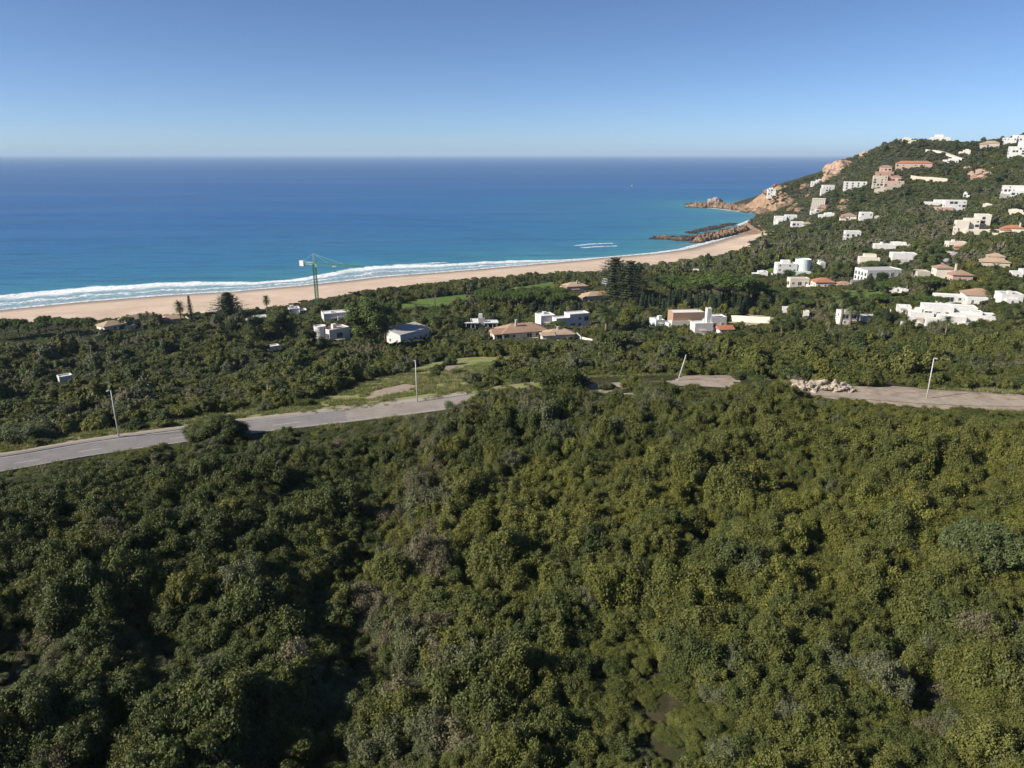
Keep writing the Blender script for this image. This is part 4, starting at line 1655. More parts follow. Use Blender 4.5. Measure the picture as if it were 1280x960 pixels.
# --- right, lower slope
o = W('white modern villa with a round pale green glazed drum tower', 'the villa with the glazed drum', 990, 347, 16,
      [(969, 993, 331, 1, 9, 'f'), (975, 985, 327, 5, 5, 'f', None, 0), (990, 1014, 340, -1, 4, 'fg', 'mint', .3)])
cyl_part(o, 'drum_tower', M['mint'], 990, 347, HOUSES[-1][8], 1001, 9.5, 325, 3, 16)
W('small white gabled house right of the glazed drum villa', 'the small white gabled house', 1022, 341, 26, [(1014, 1030, 329, 0, 5, 'f')])
W('orange tiled house with a long brown tiled wing in the trees', 'the orange tiled house', 1030, 360, 22,
  [(1013, 1042, 353, 0, 9, 'tr'), (1040, 1064, 355, 2, 7, 't'), (985, 1012, 350, 3, 6, 'fb')], wall='cream')
o = W('plain white flat roofed block with a row of tall dark windows', 'the white block with tall windows', 1096, 352, 34,
      [(1069, 1124, 338, 0, 13, 'fg', None, 5)])
W('small white house behind two palms with a round shaded arch', 'the white house behind two palms', 1058, 407, 24,
  [(1044, 1069, 390, 0, 6, 'f'), (1068, 1092, 393, 3, 4, 'f', None, 0)])
W('large stepped white villa with terraces and many flat roofs', 'the large stepped white villa', 1190, 411, 14,
  [(1140, 1166, 396, 1, 6, 'f'), (1152, 1186, 386, 5, 8, 'f'), (1172, 1202, 397, -1, 5, 'f'), (1184, 1234, 393, 3, 8, 'f'), (1168, 1212, 384, 11, 7, 'f'), (1200, 1236, 402, -.5, 5, 'f', None, .9), (1146, 1153, 391, 3, 3, 'f', None, 0), (1206, 1218, 388, 6, 4, 'fg', None, .5), (1160, 1172, 402, -3.5, 3, 'fb', None, .6)], win=1.3)
W('low grey white flat roofed pavilion left of the large stepped villa', 'the low grey pavilion', 1133, 394, 8,
  [(1121, 1146, 384, 0, 6, 'f')], win=.9)
W('white house with brown hipped roof above the large stepped villa', 'the brown roofed white house', 1214, 380, 16,
  [(1203, 1236, 369, 0, 10, 't'), (1172, 1204, 373, -1, 7, 'f'), (1208, 1230, 372, -2.5, 3, 'f', None, .6)])
W('white house with grey roof at the right edge behind bushy palms', 'the grey roofed house at right', 1258, 381, 22, [(1243, 1274, 368, 0, 8, 'fg'), (1254, 1270, 374, -2, 3, 'f')])
W('small white garden house with a dark doorway on the right hand lawn', 'the white garden house on the lawn', 1124, 367, 8, [(1116, 1133, 361, 0, 5, 'f')])
W('terracotta roofed house with upper storey and long beige garage wing', 'the terracotta house with garage', 1182, 353, 22,
  [(1180, 1210, 343, 0, 10, 't', 'pink'), (1164, 1188, 336, 4, 7, 't'), (1143, 1164, 342, 1, 8, 'fb', 'beige', .3)], wall='cream', chim=[(1190, 330)])
W('stepped tan house with tiled roofs half sunk in trees', 'the stepped tan house in trees', 1240, 337, 10,
  [(1226, 1256, 328, 0, 10, 'tt'), (1232, 1250, 321, 5, 7, 'tt')], wall='beige')
W('white pillared house with a dark roof at the right edge of the picture', 'the dark roofed pillared house', 1274, 348, 16, [(1264, 1290, 338, 0, 8, 'fg')])
W('plain bright white cube house on the lower slope', 'the bright white cube house', 1126, 329, 16, [(1113, 1141, 317, 0, 8, 'f', None, 0)], win=0)
W('low beige house with grey roof left of the bright white cube house', 'the low beige grey roofed house', 1084, 333, 10, [(1073, 1096, 323, 0, 9, 'fg', 'cream'), (1078, 1092, 319, 6, 7, 'fb', 'cream')])
W('white villa with dark arched openings above the bright white cube house', 'the white villa with arches', 1104, 315, 12, [(1092, 1116, 306, 0, 8, 'f', None, 4)])
W('long low white house with flat pale roof beside the arched villa', 'the long low white house', 1128, 310, 6, [(1114, 1142, 304, 0, 8, 'f')])
W('small pink and cream house on the track below the terraced building', 'the pink and cream house', 1192, 316, 20, [(1182, 1203, 303, 0, 8, 'fb', 'cream'), (1190, 1204, 309, -2, 4, 'tr', 'pink')])
# --- hillside
W('tall terraced cream building stepping up the right hand slope', 'the terraced cream building', 1212, 295, 14,
  [(1194, 1208, 278, 0, 8, 'f', 'cream'), (1203, 1219, 275, 5, 9, 'f', 'cream'), (1214, 1230, 269, 11, 9, 'f', 'cream'), (1205, 1250, 288, -1, 6, 'fb', 'cream', .6)], win=1.2)
W('low white house with flat roof left of the pink walled white house', 'the low white hill house', 1168, 260, 10, [(1156, 1179, 253, 0, 8, 'f'), (1166, 1178, 250, 3, 5, 'f')])
W('white house with pinkish lower storey on the middle of the slope', 'the pink walled white house', 1186, 268, 16, [(1178, 1202, 251, 5, 8, 'f'), (1169, 1189, 260, 0, 7, 'fp', 'pink')])
W('tiny round topped white turret house alone on the slope', 'the tiny white turret', 1207, 250, 0, [(1203.5, 1210.5, 242, 0, 4.5, 'f')])
W('white hillside villa with a grey retaining storey near the right edge', 'the white villa near right edge', 1265, 248, 12, [(1253, 1279, 233, 2, 10, 'f'), (1262, 1280, 239, -2, 7, 'f'), (1252, 1272, 243, -1, 5, 'fg', 'grey')])
W('white house with three dark arched openings high on the headland', 'the white arched headland house', 1068, 237, 8, [(1055, 1081, 228, 0, 9, 'f', None, 4)])
W('white house at the seaward top of the headland', 'the seaward headland house', 967, 246, 8, [(959, 974, 237, 0, 10, 'f')])
W('thin white house on the headland skyline left of the pink rock', 'the thin white skyline house', 1021, 231, 8, [(1014, 1029, 225, 0, 8, 'f')], t=1080)
W('narrow white house stepping down below the pink rock', 'the narrow stepped headland house', 1034, 242, 14, [(1027, 1041, 232, 0, 8, 'f'), (1026, 1035, 236, -5, 5, 'f')])
W('small white house at the foot of the concrete slope', 'the house below the concrete slope', 1020, 268, 10, [(1013, 1028, 262, 0, 8, 'f')])
W('low white house with bright flat roof right of the concrete slope', 'the bright flat roofed house', 1032, 274, 6, [(1023, 1041, 267, 0, 9, 'f')])
W('small cream house with a pointed roof on the wooded slope', 'the small cream pointed house', 1060, 278, 10, [(1052, 1068, 270, 0, 9, 't', 'cream')])
W('white house with two storeys beside the small cream house', 'the two storey white slope house', 1083, 278, 14, [(1074, 1088, 266, 0, 9, 'f'), (1085, 1098, 270, 3, 7, 'f', 'cream')])
W('row of white beach apartments beside the rocky cove', 'the white beach row', 981, 279, 8, [(968, 982, 271, 0, 9, 'f'), (980, 994, 269, 4, 9, 'f'), (972, 978, 275, -4, 4, 'f')])
W('white and tan house behind the cove just right of the beach row', 'the white tan cove house', 1000, 286, 12, [(989, 1003, 278, 0, 9, 'f'), (1002, 1013, 280, 1, 8, 'tt')])
W('white house with dark openings and a pink wall amid dark trees', 'the white house amid dark trees', 1064, 301, 14, [(1055, 1073, 290, 0, 8, 'f', None, 3)])
W('white villa with blue tinted front on the hill skyline', 'the blue tinted skyline villa', 1172, 184, 6, [(1162, 1184, 177, 0, 12, 'f'), (1167, 1176, 174, 4, 8, 'f', None, 0)], t=990)
W('pale domed house near the summit of the hill', 'the pale summit house', 1134, 187, 8, [(1127, 1142, 180, 0, 10, 'fb', 'cream')], t=985)
W('white house beside the pale track on the hilltop', 'the hilltop house by the track', 1205, 194, 6, [(1199, 1211, 188, 0, 9, 'f', 'cream')])
W('long salmon pink apartment building on the hill', 'the long salmon building', 1140, 212, 6, [(1121, 1161, 205, 0, 11, 'tr', 'pink', .8)])
W('tiered pink and brown terraced building above the stone wall', 'the tiered pink building', 1106, 236, 8,
  [(1091, 1107, 221, 0, 9, 'fb', 'beige'), (1104, 1126, 227, -2, 9, 'fp', 'pink'), (1093, 1113, 216, 6, 9, 'fp', 'brown'), (1112, 1122, 222, 5, 7, 't', 'pink'), (1097, 1110, 210, 14, 8, 't', 'pink')], win=1.5)
W('low white and pink house below the pale hilltop track', 'the low white and pink house', 1187, 204, 4, [(1179, 1196, 199, 0, 9, 'fp', 'white')])
W('house with a tan roof on the skyline left of the white villas', 'the tan roofed skyline house', 1236, 186, 6, [(1228, 1246, 180, 0, 11, 'tt', 'beige')])
W('white villa with several boxes on the skyline at the right', 'the white skyline villa', 1264, 182, 8, [(1254, 1268, 173, 2, 10, 'f'), (1264, 1277, 170, 6, 10, 'f')])
W('large bright white villa at the right edge below the skyline', 'the large white villa at right edge', 1272, 197, 8, [(1261, 1281, 184, 0, 12, 'f'), (1270, 1282, 178, 6, 9, 'f')])
W('ruined pinkish house in the scrub high on the right slope', 'the ruined pinkish house', 1226, 220, 12, [(1220, 1234, 213, 0, 9, 'fp', 'pink')])
W('low tiled house with pale chimney on the right slope', 'the low tiled house at right', 1264, 294, 10, [(1254, 1276, 286, 0, 9, 'tr', 'cream')], chim=[(1271, 279)])
W('cream house with flat terrace beyond the terraced building', 'the cream terrace house', 1272, 270, 8, [(1262, 1284, 263, 0, 9, 'fb', 'cream')])
W('small white pump house on the grassy clearing behind the beach trees', 'the white pump house', 870, 343, 6, [(866, 873, 337, 0, 3, 'f')], name='hut', win=0)
W('low white house half hidden in trees behind the round hilltop pine', 'the white house behind the pine', 950, 348, 8, [(940, 958, 340, 0, 7, 'f')])
W('white gate lodge in bushes left of the house behind palms', 'the white gate lodge', 1006, 397, 8, [(1003, 1010, 389, 0, 3, 'f')], name='hut', win=0)
W('small white wall house in bushes above the sandy clearing', 'the small white wall house', 981, 394, 8, [(977, 986, 385, 0, 3, 'f')], name='hut', win=0)
W('cream terrace house with stepped walls above the arched headland house', 'the cream stepped house', 1214, 262, 8, [(1226, 1240, 255, 0, 8, 'fb', 'cream')], t=None)


def wall_line(label, pts, h, th, mat, name='garden_wall', cat='wall'):
    """a free standing wall following ground points"""
    P = [ground(a, b)[:2] for a, b in pts]
    x0, y0 = P[0]
    z0 = h1(x0, y0)
    V, fs = [], []
    Q = []
    for (a, b), (c, d) in zip(P[:-1], P[1:]):
        n = max(2, int(math.hypot(c - a, d - b) / 4))
        Q += [(a + (c - a) * k / n, b + (d - b) * k / n) for k in range(n)]
    Q.append(P[-1])
    for i, (a, b) in enumerate(Q):
        c, d = Q[min(i + 1, len(Q) - 1)]
        e, f = Q[max(i - 1, 0)]
        t = Vector((c - e, d - f)).normalized()
        nx, ny = -t.y * th / 2, t.x * th / 2
        z = h1(a, b) - z0
        V += [(a - x0 + nx, b - y0 + ny, z - 1.5), (a - x0 - nx, b - y0 - ny, z - 1.5), (a - x0 - nx, b - y0 - ny, z + h), (a - x0 + nx, b - y0 + ny, z + h)]
    for i in range(len(Q) - 1):
        for k in range(4):
            fs.append([i * 4 + k, i * 4 + (k + 1) % 4, (i + 1) * 4 + (k + 1) % 4, (i + 1) * 4 + k])
    fs += [[0, 1, 2, 3], [len(V) - 1, len(V) - 2, len(V) - 3, len(V) - 4]]
    o = link(name, mesh_from(name, V, fs, [mat]), None, (x0, y0, z0))
    tag(o, label, cat)
    HOUSES.append((P[0][0], P[0][1], 3, pts[0][0], pts[-1][0], min(p[1] for p in pts) - h / 0.4, max(p[1] for p in pts), None, .4))
    return o


wall_line('long low beige wall right of the stepped white house with chimney tower', [(911, 402), (935, 403), (962, 405)], 3.0, 0.4, M['cream'])
wall_line('long ochre stone retaining wall below the salmon building', [(1138, 225), (1162, 227), (1184, 229)], 5.0, 1.0, M['beige'], 'retaining_wall')
wall_line('pale stone wall curving below the tiered pink building', [(1092, 243), (1108, 240), (1126, 236)], 6.0, 1.0, M['beige'], 'retaining_wall')
x, y, z, s = scale_at(1021, 263)
o = empty('embankment', (x, y, z), -math.atan2(x, y) - .15)
tag(o, 'sloping pale grey concrete embankment above the cove on the headland', 'embankment')
mb = MB()
mb.poly([(-8 * s, 0, -3), (8 * s, 0, -3), (6 * s, 16, 12 * s), (-9 * s, 16, 12 * s), (-8 * s, 24, -3), (8 * s, 24, -3), (6 * s, 24, 12 * s), (-9 * s, 24, 12 * s)],
        [[0, 1, 2, 3], [1, 5, 6, 2], [4, 0, 3, 7], [3, 2, 6, 7], [5, 4, 7, 6]])
mb.build('face', M['beige'], o)
for k in range(9):
    u = k / 8
    a, b = Vector((-8 * s + 16 * s * u, -.4, -3)), Vector((-9 * s + 15 * s * u, 15.6, 12 * s))
    MB().tube([a, b], [.45, .45], 4).build('rib', M['grey'], o)
MB().box(-9.5 * s, 6.5 * s, 15, 24.5, 12 * s, 12 * s + 1).build('coping', M['slab_beige'], o)
FOOT.append((x, y, o.rotation_euler[2], [(0, 12, 10 * s, 13)]))
wall_line('low ochre terrace wall beside the tan tiled house', [(742, 370), (752, 369), (758, 369)], 2.2, 6.0, M['orange'], 'terrace_wall')
wall_line('white curved garden wall right of the tan hipped annex', [(716, 422), (728, 424), (742, 428)], 1.0, 0.3, M['cream'])
wall_line('pale tiered garden wall along the slope beyond the terraced building', [(1228, 292), (1240, 291), (1252, 292)], 2.5, 0.6, M['cream'])


# pale hill tracks
def hill_track(pts, w, mat):
    P = [ground(a, b) for a, b in pts]
    C = catmull([(p[0], p[1]) for p in P], 6)
    T = np.gradient(C, axis=0)
    T /= np.linalg.norm(T, axis=1, keepdims=True)
    Nn = np.c_[-T[:, 1], T[:, 0]]
    A, B = C + Nn * w / 2, C - Nn * w / 2
    za, zb = height(A[:, 0], A[:, 1]), height(B[:, 0], B[:, 1])
    zz = np.maximum(np.maximum(za, zb), height(C[:, 0], C[:, 1])) + 0.5
    n = len(C)
    V = np.concatenate([np.c_[A, zz], np.c_[B, zz], np.c_[A, zz - 3], np.c_[B, zz - 3]])
    fs = []
    for i in range(n - 1):
        fs += [[n + i, n + i + 1, i + 1, i], [2 * n + i, i, i + 1, 2 * n + i + 1], [n + i, 3 * n + i, 3 * n + i + 1, n + i + 1]]
    o = link('hill_track', mesh_from('hill_track', V, fs, [mat]))
    o['kind'] = 'structure'
    TRACKS.append([(a, b) for a, b in C])


TRACKS = []
hill_track([(1158, 189), (1172, 190), (1183, 193), (1194, 197), (1204, 200)], 7, M['cream'])
hill_track([(1172, 346), (1182, 330), (1194, 318), (1202, 310)], 5, M['slab_grey'])
hill_track([(1141, 322), (1128, 332), (1136, 338), (1160, 340)], 4, M['slab_grey'])


# ------------------------------------------------------------------ tower crane
x, y, z, s = scale_at(397, 383)
crane = empty('tower_crane', (x, y, z))
tag(crane, 'slim green tower crane standing over the trees at the edge of the beach', 'crane')
top = z + (383 - 332) * s / .98
Hm = (383 - 331) * s / .985


def lattice(mb, p0, p1, w, n, r=0.09, tri=False):
    p0, p1 = Vector(p0), Vector(p1)
    t = (p1 - p0).normalized()
    a = t.cross(Vector((0, 0, 1)) if abs(t.z) < .9 else Vector((0, 1, 0))).normalized()
    b = t.cross(a).normalized()
    cs = [a * w / 2 + b * w / 2, a * w / 2 - b * w / 2, -a * w / 2 - b * w / 2, -a * w / 2 + b * w / 2]
    if tri:
        cs = [a * w / 2, -a * w / 2, b * w * .9 * (1 if b.z > 0 else -1)]
    for c in cs:
        mb.tube([p0 + c, p1 + c], [r, r], 5)
    m_ = len(cs)
    for i in range(n):
        q0 = p0.lerp(p1, i / n)
        q1 = p0.lerp(p1, (i + 1) / n)
        for k in range(m_):
            mb.tube([q0 + cs[k], q1 + cs[(k + 1) % m_]], [r * .6, r * .6], 4)
            mb.tube([q1 + cs[k], q1 + cs[(k + 1) % m_]], [r * .6, r * .6], 4)


mb = MB()
mb.box(-2.2, 2.2, -2.2, 2.2, -1, .6)
lattice(mb, (0, 0, 0), (0, 0, Hm), 1.6, 16, .17)
mb.build('mast', M['crane_green'], crane)
mb = MB()
lattice(mb, (0, 0, Hm), (0, 0, Hm + 12 * s), .9, 4, .12)
mb.build('tower_peak', M['crane_pale'], crane)
jd = Vector((0.90, -0.44, 0)).normalized()
jl = 36.0
mb = MB()
lattice(mb, (0, 0, Hm), tuple(jd * jl + Vector((0, 0, Hm))), 1.2, 20, .12, True)
mb.build('jib', M['crane_green'], crane)
cl = -jd * 9.5
mb = MB()
lattice(mb, (0, 0, Hm), tuple(cl + Vector((0, 0, Hm))), 1.2, 5, .09)
mb.build('counter_jib', M['crane_pale'], crane)
q = MB().box(-1.5, 1.5, -.9, .9, -1.9, 1.2).build('counterweight', M['white'], crane, tuple(cl * .93 + Vector((0, 0, Hm))))
q.rotation_euler = (0, 0, math.atan2(jd.y, jd.x))
q = MB().box(-.8, .8, -.7, .7, -1.9, -.1).build('cab', M['crane_pale'], crane, tuple(jd * 1.6 + Vector((0, 0, Hm))))
mb = MB()
pk = Vector((0, 0, Hm + 12 * s))
for e in (jd * jl * .62 + Vector((0, 0, Hm + .8)), jd * jl * .3 + Vector((0, 0, Hm + .8)), cl * .9 + Vector((0, 0, Hm + .6))):
    mb.tube([pk, e], [.05, .05], 4)
mb.build('tie_bar', M['crane_pale'], crane)
tp = jd * 15.0 + Vector((0, 0, Hm))
q = MB().box(-1.2, 1.2, -.7, .7, -.95, -.45).build('trolley', M['white'], crane, tuple(tp))
mb = MB()
mb.tube([(0, 0, -.9), (0, 0, -3.2)], [.05, .05], 4)
mb.box(-.35, .35, -.2, .2, -3.9, -3.2)
mb.build('hook', M['crane_green'], q)


# ------------------------------------------------------------------ street lamps
def lamp(px, pyb, pyt, label, lean=(0, 0), head=1):
    x, y, z, s = scale_at(px, pyb)
    h = (pyb - pyt) * s / .955
    o = empty('street_lamp', (x, y, z))
    tag(o, label, 'street lamp', 'slim lamp posts along the road')
    mb = MB()
    mb.tube([(0, 0, -.5), (0, 0, h * .5), (0, 0, h)], [.13, .11, .075], 10)
    mb.build('pole', M['pole'], o, smooth=True)
    MB().box(-.2, .2, -.2, .2, -.3, .12).build('base_plate', M['kerb'], o)
    if head:
        mb = MB()
        mb.tube([(0, 0, h - .05), (0, -.25, h + .12), (0, -.7, h + .16)], [.06, .055, .05], 8)
        mb.box(-.16, .16, -1.15, -.55, h + .06, h + .22)
        q = mb.build('lamp_head', M['lamp_head'], o)
    o.rotation_euler = (lean[0], lean[1], 0)
    return o


lamp(149, 548, 488, 'slim street lamp on the far kerb at the left end of the road')
lamp(521.5, 503, 451, 'slim street lamp on the grassy bank in the middle of the picture')
lamp(1158, 499, 449, 'slim street lamp beside the dirt track on the right')
lamp(847.5, 476, 443, 'tilted headless lamp post leaning right beside the sandy clearing', lean=(0.02, 0.22), head=0)
for px, pb, pt, lab in [(115, 449, 431, 'thin weathered wooden pole in the scrub on the left'), (1102, 402, 384, 'thin wooden pole left of the low grey pavilion')]:
    x, y, z, s = scale_at(px, pb)
    mb = MB()
    hh = (pb - pt) * s / .97
    mb.tube([(0, 0, -.5), (0, 0, hh)], [.14, .1], 8)
    mb.box(-.6, .6, -.06, .06, hh - .5, hh - .38)
    o = mb.build('utility_pole', M['wood'], None, (x, y, z))
    o.rotation_euler = (0, 0.04, 0)
    tag(o, lab, 'pole')

# boat far out
X_, Y_ = at_z(790.5, 232.5, 0.0)
boat = empty('boat', (X_, Y_, 0.0), 0.5)
tag(boat, 'tiny white motor boat far out on the bay', 'boat')
mb = MB()
L_ = 9.0
sec = [(-L_ / 2, 1.4), (-L_ * .1, 1.6), (L_ * .3, 1.1), (L_ / 2, .08)]
P_ = []
for xx, ww in sec:
    P_ += [(xx, -ww, 1.1), (xx, -ww * .7, -.5), (xx, ww * .7, -.5), (xx, ww, 1.1)]
fs = [[0, 1, 2, 3]]
for i in range(3):
    for k in range(4):
        fs.append([i * 4 + k, i * 4 + (k + 1) % 4, (i + 1) * 4 + (k + 1) % 4, (i + 1) * 4 + k])
fs.append([15, 14, 13, 12])
mb.poly(P_, fs).build('hull', M['white'], boat)
MB().box(-2.2, 1.2, -1, 1, 1.0, 2.8).build('cabin', M['slab_white'], boat)
MB().box(-1.2, 1.23, -.9, .9, 2.0, 2.5).build('windscreen', M['glass'], boat)
# ------------------------------------------------------------------ trees placed one by one
def T(kind, px, pyb, hpx, label, group=None, w=1.0, var=None):
    x, y, z, s = scale_at(px, pyb)
    sd = (CAMZ - z) / math.hypot(x, y)
    return tree(kind, x, y, z, max(1.8, hpx * s / math.cos(math.atan(sd))), label, group, w, var)


T('bigconifer', 287, 400, 33, 'broad dark layered conifer rising above the beach left of the crane', w=2.0)
T('araucaria', 240, 404, 34, 'thin pale conifer beside the low tan beach house', w=.9)
T('palm', 227, 404, 27, 'tall fan palm left of the thin conifer at the beach')
T('palm', 335, 398, 25, 'lone round headed palm against the beach left of the crane', w=.8)
T('palm', 303, 402, 15, 'short palm right of the broad layered conifer')
T('palm', 178, 410, 16, 'bushy palm beside the beige tiled beach house')
T('palm', 197, 408, 12, 'small palm between the two beach houses')
T('broad', 353, 427, 45, 'big dark round tree left of the rounded white house', w=1.1)
T('broad', 322, 430, 34, 'dark tree between the beach palms and the big round tree')
T('palm', 316, 436, 22, 'palm at the foot of the dark trees left of the garden hut')
T('euca', 466, 440, 66, 'tall light green tree between the two nearest white houses', w=1.2)
T('euca', 482, 430, 50, 'slimmer light green tree behind the tall one by the grey roofed house', w=.8)
T('palm', 457, 398, 32, 'tall palm behind the low white house with beige terrace', w=.9)
T('euca', 497, 396, 26, 'pale feathery tree in front of the bright lawn', w=.7)
T('broad', 385, 438, 28, 'dark tree in front of the rounded white house', w=1.1)
T('broad', 405, 444, 24, 'low dark tree under the rounded white house')
T('palm', 523, 406, 24, 'spreading palm behind the grey roofed white house', w=1.2)
T('palm', 545, 418, 24, 'bushy palm right of the grey roofed white house', w=1.2)
T('palm', 564, 415, 19, 'yellowish palm left of the white pavilion', w=1.2)
T('bare', 588, 398, 42, 'tall thin bare tree standing behind the white pavilion')
T('bare', 544, 384, 28, 'brownish thin tree at the far end of the bright lawn')
T('featherconifer', 767, 380, 56, 'tall feathery conifer left of its twin above the ochre terrace', w=1.75)
T('featherconifer', 786, 382, 54, 'tall feathery conifer right of its twin above the ochre terrace', w=1.75)
T('palm', 757, 418, 35, 'stout palm with a thick hanging skirt right of the stepped modern villa', w=1.5)
T('yellow', 783, 412, 24, 'bright yellow green tree beside the stout palm')
T('olive', 800, 416, 22, 'olive tree between the yellow green tree and the grey outbuilding')
T('palm', 812, 406, 30, 'slim palm left of the grey roofed outbuilding', w=.7)
T('umbrella', 905, 390, 46, 'great spreading umbrella pine with a domed bright green top', w=1.35, var=0)
T('umbrella', 866, 386, 34, 'umbrella pine left of the great domed pine', w=1.0)
T('umbrella', 838, 380, 34, 'umbrella pine behind the brown block house', w=1.0)
T('umbrella', 935, 385, 34, 'dark umbrella pine right of the great domed pine', w=1.0)
T('umbrella', 962, 384, 26, 'round pine left of the orange tiled house', w=1.2)
T('broad', 985, 388, 26, 'dark round tree in front of the orange tiled house')
T('broad', 955, 392, 22, 'dark shrubby tree above the long beige wall')
T('palm', 1050, 411, 42, 'left palm of the pair in front of the white house by the arch', w=1.1)
T('palm', 1062, 411, 40, 'right palm of the pair in front of the white house by the arch', w=1.1)
T('palm', 1133, 366, 22, 'bushy palm right of the white garden house on the lawn', w=1.2)
T('palm', 1145, 368, 22, 'second bushy palm right of the white garden house on the lawn', w=1.2)
T('palm', 1235, 378, 24, 'dry headed palm right of the brown roofed white house')
T('palm', 1276, 372, 26, 'tall palm at the right edge beside the grey roofed house')
T('broad', 1100, 366, 24, 'dark round tree in front of the block with tall windows')
T('broad', 1085, 366, 20, 'dark round bush like tree below the block with tall windows')
T('yellow', 1194, 372, 20, 'yellowish round tree in front of the brown roofed white house')
T('broad', 1220, 422, 24, 'dark tree in front of the large stepped white villa', w=1.2)
T('olive', 1170, 420, 20, 'light green round tree under the left end of the large stepped villa', w=1.2)
T('broad', 1095, 412, 18, 'dark spreading tree right of the small white arch', w=1.3)
T('palm', 1130, 418, 20, 'palm below the low grey pavilion')
T('broad', 800, 372, 24, 'dark tree right of the twin conifers')
for px, pb, h, lab in [(985, 358, 20, 'dark tree in front of the glazed drum villa'), (1020, 346, 16, 'dark tree between the drum villa and the white gabled house'),
                       (1060, 350, 22, 'dark tree left of the block with tall windows'), (1130, 342, 14, 'dark round tree below the bright white cube house'),
                       (960, 330, 18, 'tree above the small pine lawn left of the glazed drum'), (1150, 320, 24, 'light green tree right of the bright white cube house'),
                       (1165, 326, 22, 'tall tree left of the sloping track'), (1215, 322, 22, 'tree right of the sloping track above the terracotta house'),
                       (1130, 184, 9, 'dark round tree on the hill summit left of the domed house'), (1148, 186, 9, 'dark tree on the summit right of the domed house'), (1090, 196, 7, 'small tree on the seaward skyline of the hill'),
                       (1105, 190, 9, 'skyline tree on the seaward shoulder of the hill'), (1118, 184, 9, 'skyline tree beside the summit'), (1248, 182, 9, 'dark skyline tree left of the white skyline villa'),
                       (1195, 188, 8, 'dark skyline tree beside the hilltop house'), (1215, 184, 8, 'dark skyline tree left of the tan roofed house'), (1278, 176, 10, 'dark tree on the skyline at the right edge')]:
    T('broad' if 'dark' in lab else 'olive', px, pb, h, lab, w=1.1)

# the dark cypress row behind the brown and white houses, the row of dark trees behind the pavilion
CYP = 'narrow dark cypress in the dense row behind the brown and white houses'
for k in range(34):
    px = 800 + k * 3.9 + random.uniform(-1.5, 1.5)
    T('cypress', px, 394 + random.uniform(-2, 2) - 3 * abs(math.sin(k * .4)), random.uniform(20, 31), CYP, 'cypresses in the dense row', w=random.uniform(.8, 1.1))
CY2 = 'short dark cypress in the row between the pavilion and the tan tiled house'
for k in range(22):
    px = 655 + k * 5.0 + random.uniform(-1.5, 1.5)
    T('cypress', px, 395 + random.uniform(-2, 2), random.uniform(13, 19), CY2, 'short cypresses behind the modern villa', w=random.uniform(1.0, 1.5))
PIN = 'pine with a bare trunk in the grove between the lawn and the pavilion'
for k in range(22):
    px = 598 + k * 5.0 + random.uniform(-2, 2)
    T('umbrella', px, 392 - (k % 3) * 5 + random.uniform(-1, 1), random.uniform(20, 27), PIN, 'pines of the lawn grove', w=random.uniform(.55, .8))
ROW = 'low umbrella shaped tree in the row behind the beach at far left'
for k in range(15):
    px = -14 + k * 12.5 + random.uniform(-3, 3)
    if 122 < px < 160:
        continue
    T('umbrella', px, 428 - k * .8 + random.uniform(-2, 2), random.uniform(20, 27), ROW, 'row of low trees behind the beach', w=random.uniform(.6, .8))
HED = 'dark clipped looking bush in the hedge between beach and lawn'

# remaining trees of the wooded slope, each named after the nearest house
named = [(h, ) for h in HOUSES if h[7]]
USED = {}


def nearest_house(px, py):
    best = None
    for h in HOUSES:
        if not h[7]:
            continue
        cx = (h[3] + h[4]) / 2
        d = math.hypot(cx - px, (h[6] - py) * 2.2)
        if best is None or d < best[0]:
            best = (d, h, cx)
    return best


ADJ = {'palm': 'palm', 'broad': 'dark round tree', 'olive': 'olive green tree', 'umbrella': 'spreading pine', 'cypress': 'narrow cypress', 'euca': 'pale green tree'}
cand = 0
tries = 0
while cand < 240 and tries < 9000:
    tries += 1
    px = random.uniform(930, 1280) if cand < 140 else random.uniform(430, 930) if cand < 180 else random.uniform(1040, 1282)
    py = random.uniform(198, 300) if cand >= 180 else random.uniform(290, 425) if px > 930 else random.uniform(385, 432)
    x, y, z, s = scale_at(px, py)
    if z < 3 or min((x - a) ** 2 + (y - b) ** 2 - (r * .9 + 2.5) ** 2 for a, b, r, *_ in HOUSES) < 0:
        continue
    if min((x - a) ** 2 + (y - b) ** 2 for a, b, r, h in TREE_SPOTS) < 16:
        continue
    if any(in_poly(np.array([px]), np.array([py]), P)[0] for P in LAWNS + DIRTS):
        continue
    kind = random.choices(['palm', 'broad', 'olive', 'umbrella', 'cypress', 'euca'], [6, 4, 3, 2.5, 1.2, 1.2])[0]
    h = {'palm': 8.5, 'broad': 7, 'olive': 6.2, 'umbrella': 8, 'cypress': 8, 'euca': 9}[kind] * random.uniform(.7, 1.15)
    # a garden tree in front of a house stays below its windows
    ok = True
    for a, b, r, x0, x1, yt, yb, sh, hs in HOUSES:
        if x0 - 5 < px < x1 + 5 and yb - 2 < py < yb + 24 and py - h / s < yb - 2 - .4 * (yb - yt):
            ok = False
    if not ok:
        continue
    d, hh, cx = nearest_house(px, py)
    rel = 'left of' if px < hh[3] - 1 else 'right of' if px > hh[4] + 1 else 'behind' if py < hh[6] else 'in front of'
    lab = ' '.join(['tall' if h > 7.2 else 'low', ADJ[kind], rel, hh[7]])
    USED[lab] = USED.get(lab, 0) + 1
    if USED[lab] > 1:
        alt = {2: 'second ', 3: 'third '}.get(USED[lab])
        if alt is None:
            continue
        lab = alt + lab
    tree(kind, x, y, z, h, lab, 'trees among the villas', random.uniform(.85, 1.2))
    cand += 1


